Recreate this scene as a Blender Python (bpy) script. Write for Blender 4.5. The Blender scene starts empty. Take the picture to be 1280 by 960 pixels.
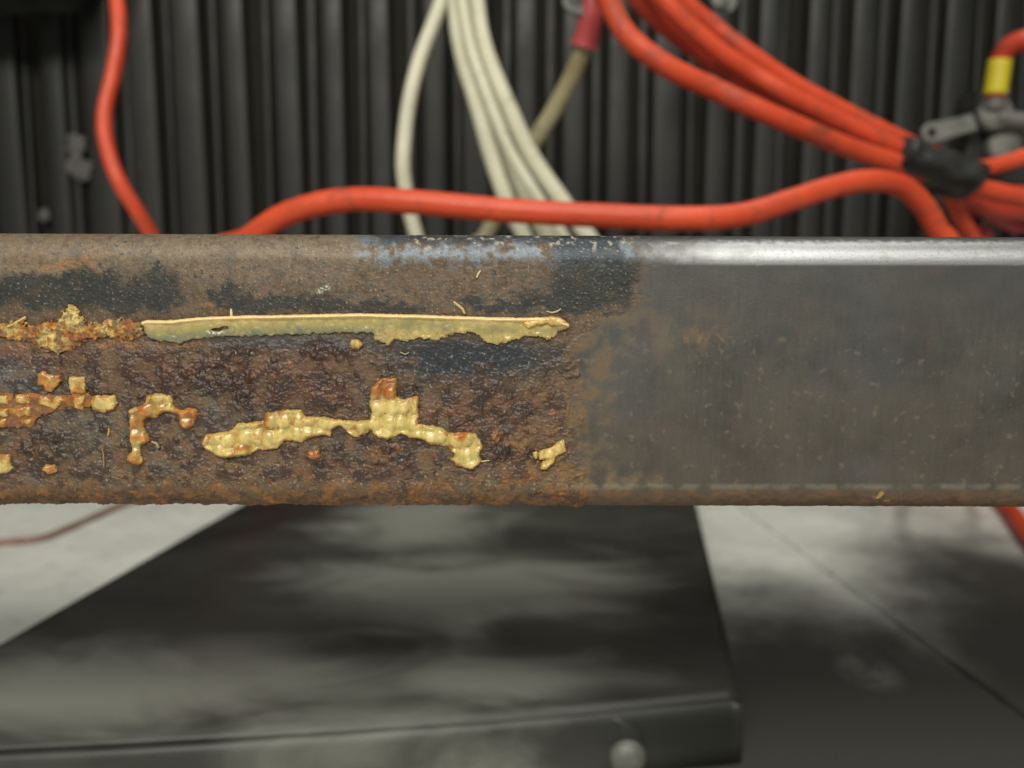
import bpy, bmesh, math, random
import numpy as np
from mathutils import Vector, Matrix

# ------------------------------------------------------------------ camera, world, lamps, exposure
random.seed(7)
SC = bpy.context.scene
COL = SC.collection
EYE = 0.22                       # camera height above the floor (m)
PITCH = math.radians(7.63)       # looking slightly down
FPX = 1000.0                     # focal length in 1280-wide picture units
FACE = 0.18                      # distance of the tube's front face

cam_d = bpy.data.cameras.new('camera')
cam_d.sensor_width = 36.0
cam_d.lens = 36.0 * FPX / 1280.0
cam_d.clip_start = 0.01
cam_d.clip_end = 50
cam_d.dof.use_dof = True
cam_d.dof.focus_distance = 0.184
cam_d.dof.aperture_fstop = 10.0
cam = bpy.data.objects.new('camera', cam_d)
COL.objects.link(cam)
cam.location = (0, 0, EYE)
cam.rotation_euler = (math.radians(90) - PITCH, 0, 0)
SC.camera = cam

world = bpy.data.worlds.new('World')
SC.world = world
world.use_nodes = True
bg = world.node_tree.nodes['Background']
bg.inputs[0].default_value = (0.93, 1.0, 0.95, 1)
bg.inputs[1].default_value = 0.13


def area(name, loc, target, sx, sy, power, color):
    l = bpy.data.lights.new(name, 'AREA')
    l.shape = 'RECTANGLE'
    l.size, l.size_y = sx, sy
    l.energy = power
    l.color = color
    o = bpy.data.objects.new(name, l)
    COL.objects.link(o)
    o.location = loc
    d = Vector(target) - Vector(loc)
    o.rotation_euler = d.to_track_quat('-Z', 'Y').to_euler()
    return o


# long workshop lamp on the ceiling behind and above the camera, a weaker one further back
area('ceiling_lamp', (-0.15, -1.0, 1.17), (0.0, 0.25, 0.15), 1.2, 0.30, 27, (1.0, 0.985, 0.87))
area('ceiling_lamp', (0.4, 0.25, 2.2), (0.1, 0.4, 0.0), 1.5, 0.25, 15, (1.0, 0.99, 0.90))

SC.view_settings.view_transform = 'Standard'
SC.view_settings.look = 'None'
SC.view_settings.gamma = 1
SC.view_settings.exposure = 0.0
SC.cycles.use_denoising = True
SC.cycles.max_bounces = 6
SC.render.engine = 'CYCLES'

# ------------------------------------------------------------------ helpers
CP, SP = math.cos(PITCH), math.sin(PITCH)


def ray(px, py):
    u = (px - 640.0) / FPX
    v = -(py - 480.0) / FPX
    return u, CP + v * SP, -SP + v * CP


def at(px, py, d):
    """world point at distance d (world y) seen at that place of the photograph"""
    x, y, z = ray(px, py)
    t = d / y
    return Vector((x * t, d, EYE + z * t))


def onz(px, py, z):
    """world point on the level z"""
    x, y, zz = ray(px, py)
    t = (z - EYE) / zz
    return Vector((x * t, y * t, z))


def proj(x, y, z):
    zz = z - EYE
    f = y * CP - zz * SP
    v = (y * SP + zz * CP) / f
    return 640 + x / f * FPX, 480 - v * FPX


def lin(r, g, b):
    f = lambda c: ((c / 255.0 + 0.055) / 1.055) ** 2.4 if c > 10 else c / 255.0 / 12.92
    return np.array([f(r), f(g), f(b)])


_perm = {}


def perlin(x, y, seed=0):
    if seed not in _perm:
        r = np.random.RandomState(seed + 101)
        a = r.rand(256) * 2 * np.pi
        _perm[seed] = (r.permutation(256), np.cos(a), np.sin(a))
    p, gx, gy = _perm[seed]
    xi = np.floor(x).astype(np.int64)
    yi = np.floor(y).astype(np.int64)
    xf = x - xi
    yf = y - yi
    u = xf * xf * xf * (xf * (xf * 6 - 15) + 10)
    v = yf * yf * yf * (yf * (yf * 6 - 15) + 10)

    def g(ix, iy, fx, fy):
        h = p[(p[ix & 255] + iy) & 255]
        return gx[h] * fx + gy[h] * fy
    n00 = g(xi, yi, xf, yf)
    n10 = g(xi + 1, yi, xf - 1, yf)
    n01 = g(xi, yi + 1, xf, yf - 1)
    n11 = g(xi + 1, yi + 1, xf - 1, yf - 1)
    a = n00 + u * (n10 - n00)
    b = n01 + u * (n11 - n01)
    return (a + v * (b - a)) * 1.45


def fbm(x, y, scale, octv=4, seed=0, gain=0.5):
    t = np.zeros_like(x)
    amp, tot, f = 1.0, 0.0, 1.0 / scale
    for o in range(octv):
        t += amp * perlin(x * f + 17.3 * o, y * f - 9.1 * o, seed + o)
        tot += amp
        amp *= gain
        f *= 2.03
    return t / tot * 1.5


def worley(x, y, scale, seed=0, jit=1.0):
    xs, ys = x / scale, y / scale
    xi, yi = np.floor(xs).astype(np.int64), np.floor(ys).astype(np.int64)
    r = np.random.RandomState(seed + 900)
    rx, ry, pm = r.rand(256), r.rand(256), r.permutation(256)
    best = np.full(x.shape, 9.0)
    bid = np.zeros(x.shape, np.int64)
    for dx in (-1, 0, 1):
        for dy in (-1, 0, 1):
            cx, cy = xi + dx, yi + dy
            h = pm[(pm[cx & 255] + cy) & 255]
            px_ = cx + 0.5 + (rx[h] - 0.5) * jit
            py_ = cy + 0.5 + (ry[h] - 0.5) * jit
            d = np.hypot(px_ - xs, py_ - ys)
            m = d < best
            best = np.where(m, d, best)
            bid = np.where(m, h, bid)
    return best, bid


def sstep(a, b, x):
    t = np.clip((x - a) / (b - a), 0, 1)
    return t * t * (3 - 2 * t)


def tag(o, label=None, cat=None, group=None, kind=None):
    if label: o['label'] = label
    if cat: o['category'] = cat
    if group: o['group'] = group
    if kind: o['kind'] = kind
    return o


def empty(name, loc, parent=None):
    o = bpy.data.objects.new(name, None)
    COL.objects.link(o)
    o.location = loc
    o.empty_display_size = 0.01
    if parent:
        o.parent = parent
    return o


def mesh_obj(name, verts, faces, mat, parent=None, smooth=True):
    me = bpy.data.meshes.new(name)
    me.from_pydata([tuple(v) for v in verts], [], faces)
    me.update()
    if smooth:
        me.polygons.foreach_set('use_smooth', [True] * len(me.polygons))
    me.materials.append(mat)
    o = bpy.data.objects.new(name, me)
    COL.objects.link(o)
    if parent:
        o.parent = parent
        # verts are world coordinates: keep them there
        o.matrix_parent_inverse = Matrix.Translation(-Vector(parent.location))
    return o


def np_mesh(name, co, quads, mat, parent=None, attrs=None, smooth=True):
    me = bpy.data.meshes.new(name)
    n, m = len(co), len(quads)
    me.vertices.add(n)
    me.vertices.foreach_set('co', np.ascontiguousarray(co, dtype=np.float32).ravel())
    me.loops.add(m * 4)
    me.loops.foreach_set('vertex_index', np.ascontiguousarray(quads, dtype=np.int32).ravel())
    me.polygons.add(m)
    me.polygons.foreach_set('loop_start', np.arange(0, m * 4, 4, dtype=np.int32))
    me.polygons.foreach_set('use_smooth', np.full(m, smooth, dtype=bool))
    me.update(calc_edges=True)
    me.validate()
    for k, a in (attrs or {}).items():
        at_ = me.attributes.new(k, 'FLOAT_COLOR', 'POINT')
        b = np.ones((n, 4), np.float32)
        b[:, :3] = a
        at_.data.foreach_set('color', b.ravel())
    me.materials.append(mat)
    o = bpy.data.objects.new(name, me)
    COL.objects.link(o)
    if parent:
        o.parent = parent
    return o


# ------------------------------------------------------------------ materials
class NT:
    def __init__(self, name):
        self.m = bpy.data.materials.new(name)
        self.m.use_nodes = True
        self.t = self.m.node_tree
        self.b = self.t.nodes['Principled BSDF']

    def n(self, kind, **kw):
        nd = self.t.nodes.new(kind)
        for k, v in kw.items():
            if k in nd.inputs:
                nd.inputs[k].default_value = v
            else:
                setattr(nd, k, v)
        return nd

    def l(self, a, b):
        self.t.links.new(a, b)

    def noise(self, scale, detail=6, rough=0.6, vec=None, dist=0.0):
        nd = self.n('ShaderNodeTexNoise', Scale=scale, Detail=detail, Roughness=rough, Distortion=dist)
        self.l(vec or self.pos(), nd.inputs['Vector'])
        return nd.outputs['Fac']

    def pos(self, scale=None):
        if not hasattr(self, '_p'):
            self._p = self.n('ShaderNodeTexCoord').outputs['Object']
        if scale is None:
            return self._p
        mp = self.n('ShaderNodeMapping')
        mp.inputs['Scale'].default_value = scale
        self.l(self._p, mp.inputs['Vector'])
        return mp.outputs['Vector']

    def ramp(self, fac, stops):
        r = self.n('ShaderNodeValToRGB')
        e = r.color_ramp.elements
        while len(e) < len(stops):
            e.new(0.5)
        for el, (p, c) in zip(e, stops):
            el.position = p
            el.color = (*c, 1) if hasattr(c, '__len__') else (c, c, c, 1)
        self.l(fac, r.inputs[0])
        return r.outputs[0]

    def ell(self, specs, noise, amp=0.9, soft=0.8):
        """union of soft-edged patches (cx, cy, rx, ry) on the level plane, edges broken by noise"""
        out = None
        for (cx, cy, rx, ry) in specs:
            a = self.n('ShaderNodeVectorMath', operation='SUBTRACT')
            self.l(self.pos(), a.inputs[0])
            a.inputs[1].default_value = (cx, cy, 0)
            b = self.n('ShaderNodeVectorMath', operation='MULTIPLY')
            self.l(a.outputs[0], b.inputs[0])
            b.inputs[1].default_value = (1 / rx, 1 / ry, 0)
            ln = self.n('ShaderNodeVectorMath', operation='LENGTH')
            self.l(b.outputs[0], ln.inputs[0])
            m = ln.outputs['Value']
            if out is None:
                out = m
            else:
                mn = self.n('ShaderNodeMath', operation='MINIMUM')
                self.l(out, mn.inputs[0])
                self.l(m, mn.inputs[1])
                out = mn.outputs[0]
        ma = self.n('ShaderNodeMath', operation='MULTIPLY_ADD')
        self.l(noise, ma.inputs[0])
        ma.inputs[1].default_value = amp
        self.l(out, ma.inputs[2])
        mr = self.n('ShaderNodeMapRange')
        mr.interpolation_type = 'SMOOTHSTEP'
        mr.inputs['From Min'].default_value = 1 + amp / 2 + soft / 2
        mr.inputs['From Max'].default_value = 1 + amp / 2 - soft / 2
        self.l(ma.outputs[0], mr.inputs['Value'])
        return mr.outputs[0]

    def mix(self, fac, a, b, mode='MIX'):
        x = self.n('ShaderNodeMix', data_type='RGBA', blend_type=mode)
        for v, i in ((fac, 0), (a, 6), (b, 7)):
            if isinstance(v, bpy.types.NodeSocket):
                self.l(v, x.inputs[i])
            elif i == 0:
                x.inputs[0].default_value = v
            else:
                x.inputs[i].default_value = (*v, 1)
        return x.outputs[2]

    def bump(self, h, strength, dist):
        b = self.n('ShaderNodeBump', Strength=strength, Distance=dist)
        self.l(h, b.inputs['Height'])
        self.l(b.outputs[0], self.b.inputs['Normal'])

    def set(self, **kw):
        for k, v in kw.items():
            k = k.replace('_', ' ')
            if isinstance(v, bpy.types.NodeSocket):
                self.l(v, self.b.inputs[k])
            else:
                self.b.inputs[k].default_value = v if not (isinstance(v, (tuple, list)) and len(v) == 3 and k != 'Subsurface Radius') else (*v, 1)
        return self


def mat_attr(name, fine=9000.0, bump=0.25, gr=(0.55, 1.45)):
    """colour / metal / roughness carried by the surface, grain by noise"""
    k = NT(name)
    c = k.n('ShaderNodeAttribute', attribute_name='Col').outputs['Color']
    s = k.n('ShaderNodeSeparateColor')
    k.l(k.n('ShaderNodeAttribute', attribute_name='Surf').outputs['Color'], s.inputs[0])
    g = k.noise(fine, 3, 0.7)
    grain = k.ramp(g, [(0.3, gr[0]), (0.5, 1.0), (0.7, gr[1])])
    k.set(Base_Color=k.mix(s.outputs[2], c, k.mix(1.0, c, grain, 'MULTIPLY')), Metallic=s.outputs[0], Roughness=s.outputs[1])
    k.bump(g, bump, 0.00025)
    return k


M_TUBE = mat_attr('rusted_steel', 5200.0, 0.35).m
kp = mat_attr('old_paint', 2600.0, 0.05, (0.86, 1.10))
kp.set(Subsurface_Weight=0.3, Subsurface_Radius=(0.0012, 0.0007, 0.0002), Subsurface_Scale=0.6)
kp.b.inputs['Coat Weight'].default_value = 0.42
kp.b.inputs['Coat Roughness'].default_value = 0.16
M_PAINT = kp.m
kc = mat_attr('crumbly_paint', 2600.0, 0.2, (0.7, 1.25))
kc.b.inputs['Specular IOR Level'].default_value = 0.35
M_CRUST = kc.m


def simple(name, a, b, scale, rough=(0.4, 0.6), metal=0.0, bump=0.1, bdist=0.0005, stretch=None):
    k = NT(name)
    f = k.noise(scale, 6, 0.65, k.pos(stretch) if stretch else None)
    k.set(Base_Color=k.ramp(f, [(0.3, a), (0.7, b)]), Roughness=k.ramp(f, [(0.3, rough[0]), (0.7, rough[1])]), Metallic=metal)
    k.bump(k.noise(scale * 8, 3, 0.6), bump, bdist)
    return k.m


def cable_mat(name, a, b, dirt, amount):
    k = NT(name)
    f = k.noise(30, 5, 0.6)
    base = k.ramp(f, [(0.35, a), (0.65, b)])
    d = k.noise(55, 8, 0.72, dist=0.6)
    mask = k.ramp(d, [(0.62 - amount, 0.0), (0.78 - amount * 0.6, 1.0)])
    k.set(Base_Color=k.mix(mask, base, dirt), Roughness=k.ramp(d, [(0.3, 0.36), (0.7, 0.6)]))
    k.bump(k.noise(420, 4, 0.6), 0.15, 0.0006)
    return k.m


M_RED = cable_mat('red_rubber', (0.58, 0.058, 0.018), (0.72, 0.082, 0.025), (0.22, 0.05, 0.03), 0.10)
M_RED_DULL = cable_mat('dull_red_rubber', (0.44, 0.036, 0.015), (0.54, 0.05, 0.02), (0.14, 0.05, 0.03), 0.10)
M_WHITE = cable_mat('cream_rubber', (0.64, 0.61, 0.45), (0.74, 0.71, 0.56), (0.36, 0.32, 0.18), 0.04)
M_WHITE_DIRTY = cable_mat('dirty_cream_rubber', (0.36, 0.31, 0.17), (0.46, 0.41, 0.26), (0.16, 0.12, 0.06), 0.12)
M_PINK = simple('pinkish_red_heat_shrink', (0.45, 0.045, 0.05), (0.58, 0.09, 0.095), 40, (0.4, 0.55))
M_TAPE = simple('black_tape', (0.012, 0.012, 0.012), (0.03, 0.03, 0.028), 60, (0.35, 0.5))
M_YELLOW = simple('yellow_band', (0.52, 0.42, 0.015), (0.62, 0.52, 0.02), 60, (0.45, 0.6))
M_ZINC = simple('dull_zinc', (0.11, 0.11, 0.10), (0.22, 0.22, 0.20), 90, (0.5, 0.7), 0.35)
M_BLACKPLASTIC = simple('black_plastic', (0.012, 0.012, 0.011), (0.035, 0.035, 0.03), 60, (0.45, 0.7))
M_WIRE = simple('faded_brown_wire', (0.20, 0.10, 0.07), (0.33, 0.19, 0.15), 60, (0.5, 0.7))
M_SPLASH = simple('dried_grey_splash', (0.06, 0.056, 0.056), (0.12, 0.11, 0.11), 120, (0.8, 0.95))

# ribbed wall: black rubbery plastic with dust rubbed along it
k = NT('black_ribbed_plastic')
streak = k.noise(60, 5, 0.65, k.pos((1, 1, 0.06)))
blot = k.noise(14, 5, 0.65)
pale_mask = k.mix(1.0, k.ramp(streak, [(0.38, 0.0), (0.68, 1.0)]), k.ramp(blot, [(0.3, 0.25), (0.7, 1.0)]), 'MULTIPLY')
rnd = k.n('ShaderNodeObjectInfo').outputs['Random']
pale_mask = k.mix(1.0, pale_mask, k.ramp(rnd, [(0.0, 0.15), (1.0, 1.0)]), 'MULTIPLY')
tint = k.ramp(k.noise(5, 3, 0.5, k.pos((1, 1, 0.4))), [(0.35, (0.034, 0.027, 0.018)), (0.52, (0.026, 0.0245, 0.021)), (0.68, (0.029, 0.033, 0.038))])
k.set(Base_Color=k.mix(pale_mask, (0.0065, 0.0063, 0.0055), tint), Roughness=k.ramp(blot, [(0.3, 0.45), (0.7, 0.65)]))
k.bump(k.noise(300, 4), 0.1, 0.001)
M_RIB = k.m
M_BACK = simple('black_backing', (0.011, 0.010, 0.008), (0.019, 0.017, 0.013), 25, (0.85, 0.95))
M_BACK.node_tree.nodes['Principled BSDF'].inputs['Specular IOR Level'].default_value = 0.25

# concrete floor
k = NT('concrete')
a = k.noise(9, 7, 0.62)
b = k.noise(60, 6, 0.7)
base = k.ramp(a, [(0.3, (0.58, 0.58, 0.54)), (0.7, (0.74, 0.74, 0.69))])
spk = k.ramp(b, [(0.30, 0.72), (0.45, 1.0), (0.7, 1.08)])
base = k.mix(1.0, base, spk, 'MULTIPLY')
# broad soft shadow on the right, painted into the concrete colour
floor_shade = k.ell([(0.37, 0.42, 0.15, 0.24), (0.18, 0.33, 0.13, 0.22)], a, 0.8, 0.9)
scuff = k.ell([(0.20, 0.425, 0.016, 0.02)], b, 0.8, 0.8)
col = k.mix(floor_shade, base, (0.036, 0.035, 0.030))
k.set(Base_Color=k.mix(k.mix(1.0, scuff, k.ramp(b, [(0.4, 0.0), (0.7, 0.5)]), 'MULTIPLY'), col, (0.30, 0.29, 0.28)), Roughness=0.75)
k.bump(k.noise(500, 5), 0.25, 0.0008)
M_FLOOR = k.m
M_GROUT = simple('dark_joint', (0.08, 0.08, 0.07), (0.13, 0.128, 0.11), 80, (0.8, 0.9))

# blackened plate: dark oiled steel with soft-edged pale grey patches
k = NT('blackened_plate')
w = k.noise(7, 3, 0.5, k.pos((0.7, 1.0, 1)), dist=0.7)
w2 = k.noise(17, 5, 0.56, k.pos((0.6, 1.1, 1)), dist=0.9)
dm = k.mix(0.28, k.ramp(w, [(0.42, 0.0), (0.66, 1.0)]), k.ramp(w2, [(0.40, 0.0), (0.70, 1.0)]))
pale_mask = k.ell([(-0.17, 0.355, 0.16, 0.035), (-0.07, 0.62, 0.06, 0.07), (-0.03, 0.48, 0.09, 0.05), (-0.02, 0.355, 0.05, 0.02)], w2, 2.6, 1.5)
col = k.mix(k.ramp(dm, [(0, 0), (1, 0.8)]), (0.018, 0.018, 0.016), (0.085, 0.085, 0.075))
k.set(Base_Color=k.mix(pale_mask, col, (0.25, 0.25, 0.22)), Roughness=k.mix(pale_mask, k.ramp(dm, [(0.0, 0.42), (1.0, 0.58)]), (0.65, 0.65, 0.65)), Metallic=0.0)
k.bump(k.noise(220, 4), 0.08, 0.0006)
M_PLATE = k.m

# ------------------------------------------------------------------ setting: floor (two slabs with a joint)
WALL = 0.80
j0, j1 = onz(905, 618, 0.0), onz(1160, 806, 0.0)
jd = (j1 - j0).normalized()
jn = Vector((jd.y, -jd.x, 0))
if jn.x < 0:
    jn = -jn
floor = mesh_obj('floor', [(-3, -2.5, -0.012), (3, -2.5, -0.012), (3, 3, -0.012), (-3, 3, -0.012)], [(0, 1, 2, 3)], M_GROUT, smooth=False)
tag(floor, kind='structure')


def slab(side):
    off = jn * (0.0006 * side)
    a = j0 - jd * 3.0 + off
    b = j0 + jd * 3.0 + off
    far = jn * (3.0 * side)
    bev = jn * (0.0009 * side)
    # run of points along the joint with a slightly chipped edge
    N = 700
    r = random.Random(3 + side)
    top, low, out = [], [], []
    for i in range(N + 1):
        p = a.lerp(b, i / N)
        j = jn * (side * abs(r.gauss(0, 0.0005)))
        low.append(Vector((p.x, p.y, -0.011)) + j)
        out.append(Vector((p.x, p.y, -0.0016)) + j)
        top.append(Vector((p.x, p.y, 0)) + bev + j * 1.5)
    fa, fb = a + far, b + far
    V = low + out + top + [Vector((a.x, a.y, 0)) + far, Vector((b.x, b.y, 0)) + far]
    n = N + 1
    F = []
    for i in range(N):
        F.append((i, i + 1, n + i + 1, n + i))
        F.append((n + i, n + i + 1, 2 * n + i + 1, 2 * n + i))
    F.append(tuple([3 * n, 3 * n + 1] + [2 * n + i for i in range(N, -1, -1)]))
    if side > 0:
        F = [f[::-1] for f in F]
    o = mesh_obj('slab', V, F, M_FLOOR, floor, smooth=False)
    return o


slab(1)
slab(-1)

# ------------------------------------------------------------------ ribbed black wall
wall = empty('ribbed_wall', (0, WALL, 0))
tag(wall, 'black ribbed plastic wall with upright ridges behind the cables', 'wall')
mesh_obj('backing_panel', [(-1.6, WALL + 0.012, -0.0105), (1.6, WALL + 0.012, -0.0105), (1.6, WALL + 0.012, 1.1), (-1.6, WALL + 0.012, 1.1),
                           (-1.6, WALL + 0.03, -0.0105), (1.6, WALL + 0.03, -0.0105), (1.6, WALL + 0.03, 1.1), (-1.6, WALL + 0.03, 1.1)],
         [(0, 1, 2, 3), (5, 4, 7, 6), (3, 2, 6, 7), (1, 5, 6, 2), (4, 0, 3, 7)], M_BACK, wall, smooth=False)


def rib_mesh():
    wb, wt, dep, h = 0.0165, 0.0130, 0.0145, 1.09
    prof = [(-wb, 0.0), (-wt - 0.0022, -dep + 0.0035), (-wt, -dep + 0.0008), (-wt + 0.003, -dep), (0, -dep - 0.0006),
            (wt - 0.003, -dep), (wt, -dep + 0.0008), (wt + 0.0022, -dep + 0.0035), (wb, 0.0)]
    n = len(prof)
    zs = [0.001, 0.15, 0.3, 0.5, h]
    V = [(x, y, z) for z in zs for x, y in prof]
    F = [(r * n + i, r * n + i + 1, (r + 1) * n + i + 1, (r + 1) * n + i) for r in range(len(zs) - 1) for i in range(n - 1)]
    F.append(tuple(range((len(zs) - 1) * n, len(zs) * n)))
    me = bpy.data.meshes.new('rib')
    me.from_pydata(V, [], F)
    me.polygons.foreach_set('use_smooth', [True] * len(me.polygons))
    me.materials.append(M_RIB)
    return me


rm = rib_mesh()
pitch = 57.0 / FPX * WALL * 1.008
x0 = at(298, 100, WALL).x
r = random.Random(11)
for i in range(-16, 33):
    o = bpy.data.objects.new('rib', rm)
    COL.objects.link(o)
    o.parent = wall
    o.location = (x0 + i * pitch + r.uniform(-0.003, 0.003), 0.0115, 0)
    o.rotation_euler = (0, r.uniform(-0.006, 0.006), 0)
    o.scale = (r.uniform(0.70, 1.0), r.uniform(0.75, 1.0), 1)




def narrow_rib_mesh():
    wb_, wt_, dep, h = 0.0058, 0.0042, 0.0115, 0.385
    prof = [(-wb_, 0.0), (-wt_, -dep + 0.001), (-wt_ + 0.001, -dep), (wt_ - 0.001, -dep), (wt_, -dep + 0.001), (wb_, 0.0)]
    n = len(prof)
    V = [(x * (1 if kz > 0.5 else 0.8), y * kz, z) for z, kz in ((0.001, 1.0), (0.22, 1.0), (0.50, 0.25), (1.09, 0.2)) for x, y in prof]
    F = [(r_ * n + i, r_ * n + i + 1, (r_ + 1) * n + i + 1, (r_ + 1) * n + i) for r_ in range(3) for i in range(n - 1)]
    me = bpy.data.meshes.new('narrow_rib')
    me.from_pydata(V, [], F)
    me.polygons.foreach_set('use_smooth', [True] * len(me.polygons))
    me.materials.append(M_RIB)
    return me


nm = narrow_rib_mesh()
for i in range(-16, 33):
    o = bpy.data.objects.new('narrow_rib', nm)
    COL.objects.link(o)
    o.parent = wall
    o.location = (x0 + (i + 0.5) * pitch + r.uniform(-0.003, 0.003), 0.0115, 0)
    o.rotation_euler = (0, r.uniform(-0.006, 0.006), 0)
    o.scale = (r.uniform(0.7, 1.15), r.uniform(0.8, 1.1), r.uniform(0.90, 1.0))


def splash(px, py, rx, ry, seed):
    r = random.Random(seed)
    c = at(px, py, WALL - 0.0035)
    V, F = [c + Vector((0, -0.0012, 0))], []
    N = 18
    for i in range(N):
        a = i / N * 2 * math.pi
        k_ = r.uniform(0.65, 1.2)
        V.append(c + Vector((math.cos(a) * rx * k_, 0.0008, math.sin(a) * ry * k_)))
    F = [(0, i + 1, (i + 1) % N + 1) for i in range(N)]
    mesh_obj('dried_splash', V, F, M_SPLASH, wall)


# ledge added at the top left to throw shade on the ribs
lg = empty('shade_ledge', (-0.62, WALL - 0.05, 0.47))
tag(lg, 'black ledge added to shade the ribbed wall in the top left corner', 'ledge')
zl, zr = 0.452, 0.492
LV = [(-1.0, 0.70, zl - 0.02), (-0.395, 0.70, zr - 0.03), (-0.395, 0.785, zr - 0.03), (-1.0, 0.785, zl - 0.02),
      (-1.0, 0.70, zl + 0.04), (-0.36, 0.70, zr + 0.03), (-0.36, 0.785, zr + 0.03), (-1.0, 0.785, zl + 0.04)]
o = mesh_obj('shade_ledge_body', LV, [(0, 3, 2, 1), (4, 5, 6, 7), (0, 1, 5, 4), (1, 2, 6, 5), (2, 3, 7, 6), (3, 0, 4, 7)], M_BLACKPLASTIC, lg, smooth=False)
bv = o.modifiers.new('bevel', 'BEVEL')
bv.width = 0.012
bv.segments = 4

splash(94, 180, 0.010, 0.011, 1)
splash(97, 208, 0.012, 0.013, 2)
splash(54, 268, 0.006, 0.007, 3)

# ------------------------------------------------------------------ blackened plate on the floor
PZ = 0.030
fl, fr = onz(-240, 945, PZ), onz(926, 870, PZ)
bl, br = onz(362, 598, PZ), onz(862, 598, PZ)
plate = empty('metal_plate', ((fl.x + fr.x) / 2, (fl.y + br.y) / 2, 0))
tag(plate, 'dark scuffed steel plate with folded front lip lying under the tube', 'plate')


def plate_mesh():
    N, K = 60, 40
    V, F = [], []
    for j in range(K + 1):
        for i in range(N + 1):
            u, v = i / N, j / K
            p = fl.lerp(fr, u).lerp(bl.lerp(br, u), v)
            # front edge is not quite straight: it lifts towards the right end
            p = p + Vector((0, 0.012 * (1 - v) * (-(4 * u * (1 - u)) * 0.5), 0))
            p.z += 0.0008 * math.sin(u * 5 + v * 3)
            V.append(p)
    for j in range(K):
        for i in range(N):
            a = j * (N + 1) + i
            F.append((a, a + 1, a + N + 2, a + N + 1))
    return V, F, N, K


V, F, N, K = plate_mesh()
o = mesh_obj('plate_top', V, F, M_PLATE, plate)
sd = o.modifiers.new('thick', 'SOLIDIFY')
sd.thickness = 0.003
sd.offset = -1
sd.material_offset = 0
# front lip: hangs from the front edge down to the floor, rounded fold
front = [V[i] for i in range(N + 1)]
LV, LF = [], []
prof = [(0.0005, -0.0031), (-0.0012, -0.0010), (-0.0028, -0.0006), (-0.0042, -0.0022), (-0.0050, -0.0050), (-0.0051, -0.010), (-0.0051, -0.020), (-0.0052, -0.0295),
        (-0.0022, -0.0295), (-0.0020, -0.010), (-0.0012, -0.0040)]
for (dy, dz) in prof:
    for p in front:
        LV.append((p.x, p.y + dy, PZ + dz))
n = N + 1
for rr in range(len(prof) - 1):
    for i in range(N):
        LF.append((rr * n + i, (rr + 1) * n + i, (rr + 1) * n + i + 1, rr * n + i + 1))
LF.append(tuple(rr * n for rr in range(len(prof))))
LF.append(tuple(rr * n + N for rr in reversed(range(len(prof)))))
mesh_obj('front_lip', LV, LF, M_PLATE, plate)
# left and back feet so that the plate is carried
for (pa, pb) in ((fl, bl), (fr, br)):
    d = (pb - pa).normalized()
    s = Vector((d.y, -d.x, 0)) * (0.004 if pa is fl else -0.004)
    q = [pa + d * 0.01, pb - d * 0.005]
    VV = []
    for p in q:
        for w_, z_ in ((0.0, 0.0265), (1.0, 0.0265), (1.0, 0.0005), (0.0, 0.0005)):
            VV.append((p.x + s.x * (1 + w_), p.y + s.y * (1 + w_), z_))
    FF = [(0, 1, 5, 4), (1, 2, 6, 5), (2, 3, 7, 6), (3, 0, 4, 7), (0, 3, 2, 1), (4, 5, 6, 7)]
    mesh_obj('side_flange', VV, FF, M_PLATE, plate, smooth=False)


def lathe(name, prof, base, axis, mat, parent, seg=28):
    """prof: (radius, distance along axis)"""
    axis = Vector(axis).normalized()
    u = axis.orthogonal().normalized()
    v = axis.cross(u)
    V, F = [], []
    for (r_, h_) in prof:
        for i in range(seg):
            a = 2 * math.pi * i / seg
            V.append(Vector(base) + axis * h_ + (u * math.cos(a) + v * math.sin(a)) * max(r_, 1e-6))
    for j in range(len(prof) - 1):
        for i in range(seg):
            F.append((j * seg + i, j * seg + (i + 1) % seg, (j + 1) * seg + (i + 1) % seg, (j + 1) * seg + i))
    F.append(tuple(range(seg))[::-1])
    F.append(tuple((len(prof) - 1) * seg + i for i in range(seg)))
    return mesh_obj(name, V, F, mat, parent)


# round-headed bolt with washer on the lip
ui = (785 + 240) / (926 + 240)
pb = fl.lerp(fr, ui)
pb = pb + Vector((0, 0.012 * (-(4 * ui * (1 - ui)) * 0.5), 0))
bx = at(783, 945, pb.y - 0.0053)
bz = max(bx.z - 0.002, 0.0100)
bc = Vector((bx.x, pb.y - 0.0052, bz))
wsh = lathe('washer', [(0.0045, 0.0), (0.0135, 0.0), (0.0138, 0.0006), (0.0134, 0.0014), (0.0045, 0.0014)], bc + Vector((-0.006, 0, 0.004)), (0, -1, 0), M_PLATE, plate)
lathe('bolt_head', [(0.0080, 0.0013), (0.0082, 0.0025), (0.0077, 0.0042), (0.0064, 0.0058), (0.0042, 0.0069), (0.0018, 0.0073), (0.0, 0.0074)], bc, (0, -1, 0), M_ZINC, plate)


# ------------------------------------------------------------------ cables
def spline(pts, n=14):
    P = [Vector(p) for p in pts]
    P = [P[0] * 2 - P[1]] + P + [P[-1] * 2 - P[-2]]
    out = []
    for i in range(1, len(P) - 2):
        for k_ in range(n):
            t = k_ / n
            a, b, c, d = P[i - 1], P[i], P[i + 1], P[i + 2]
            out.append(0.5 * ((2 * b) + (c - a) * t + (2 * a - 5 * b + 4 * c - d) * t * t + (3 * b - 3 * c + d - a) * t ** 3))
    out.append(P[-2])
    return out


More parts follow.
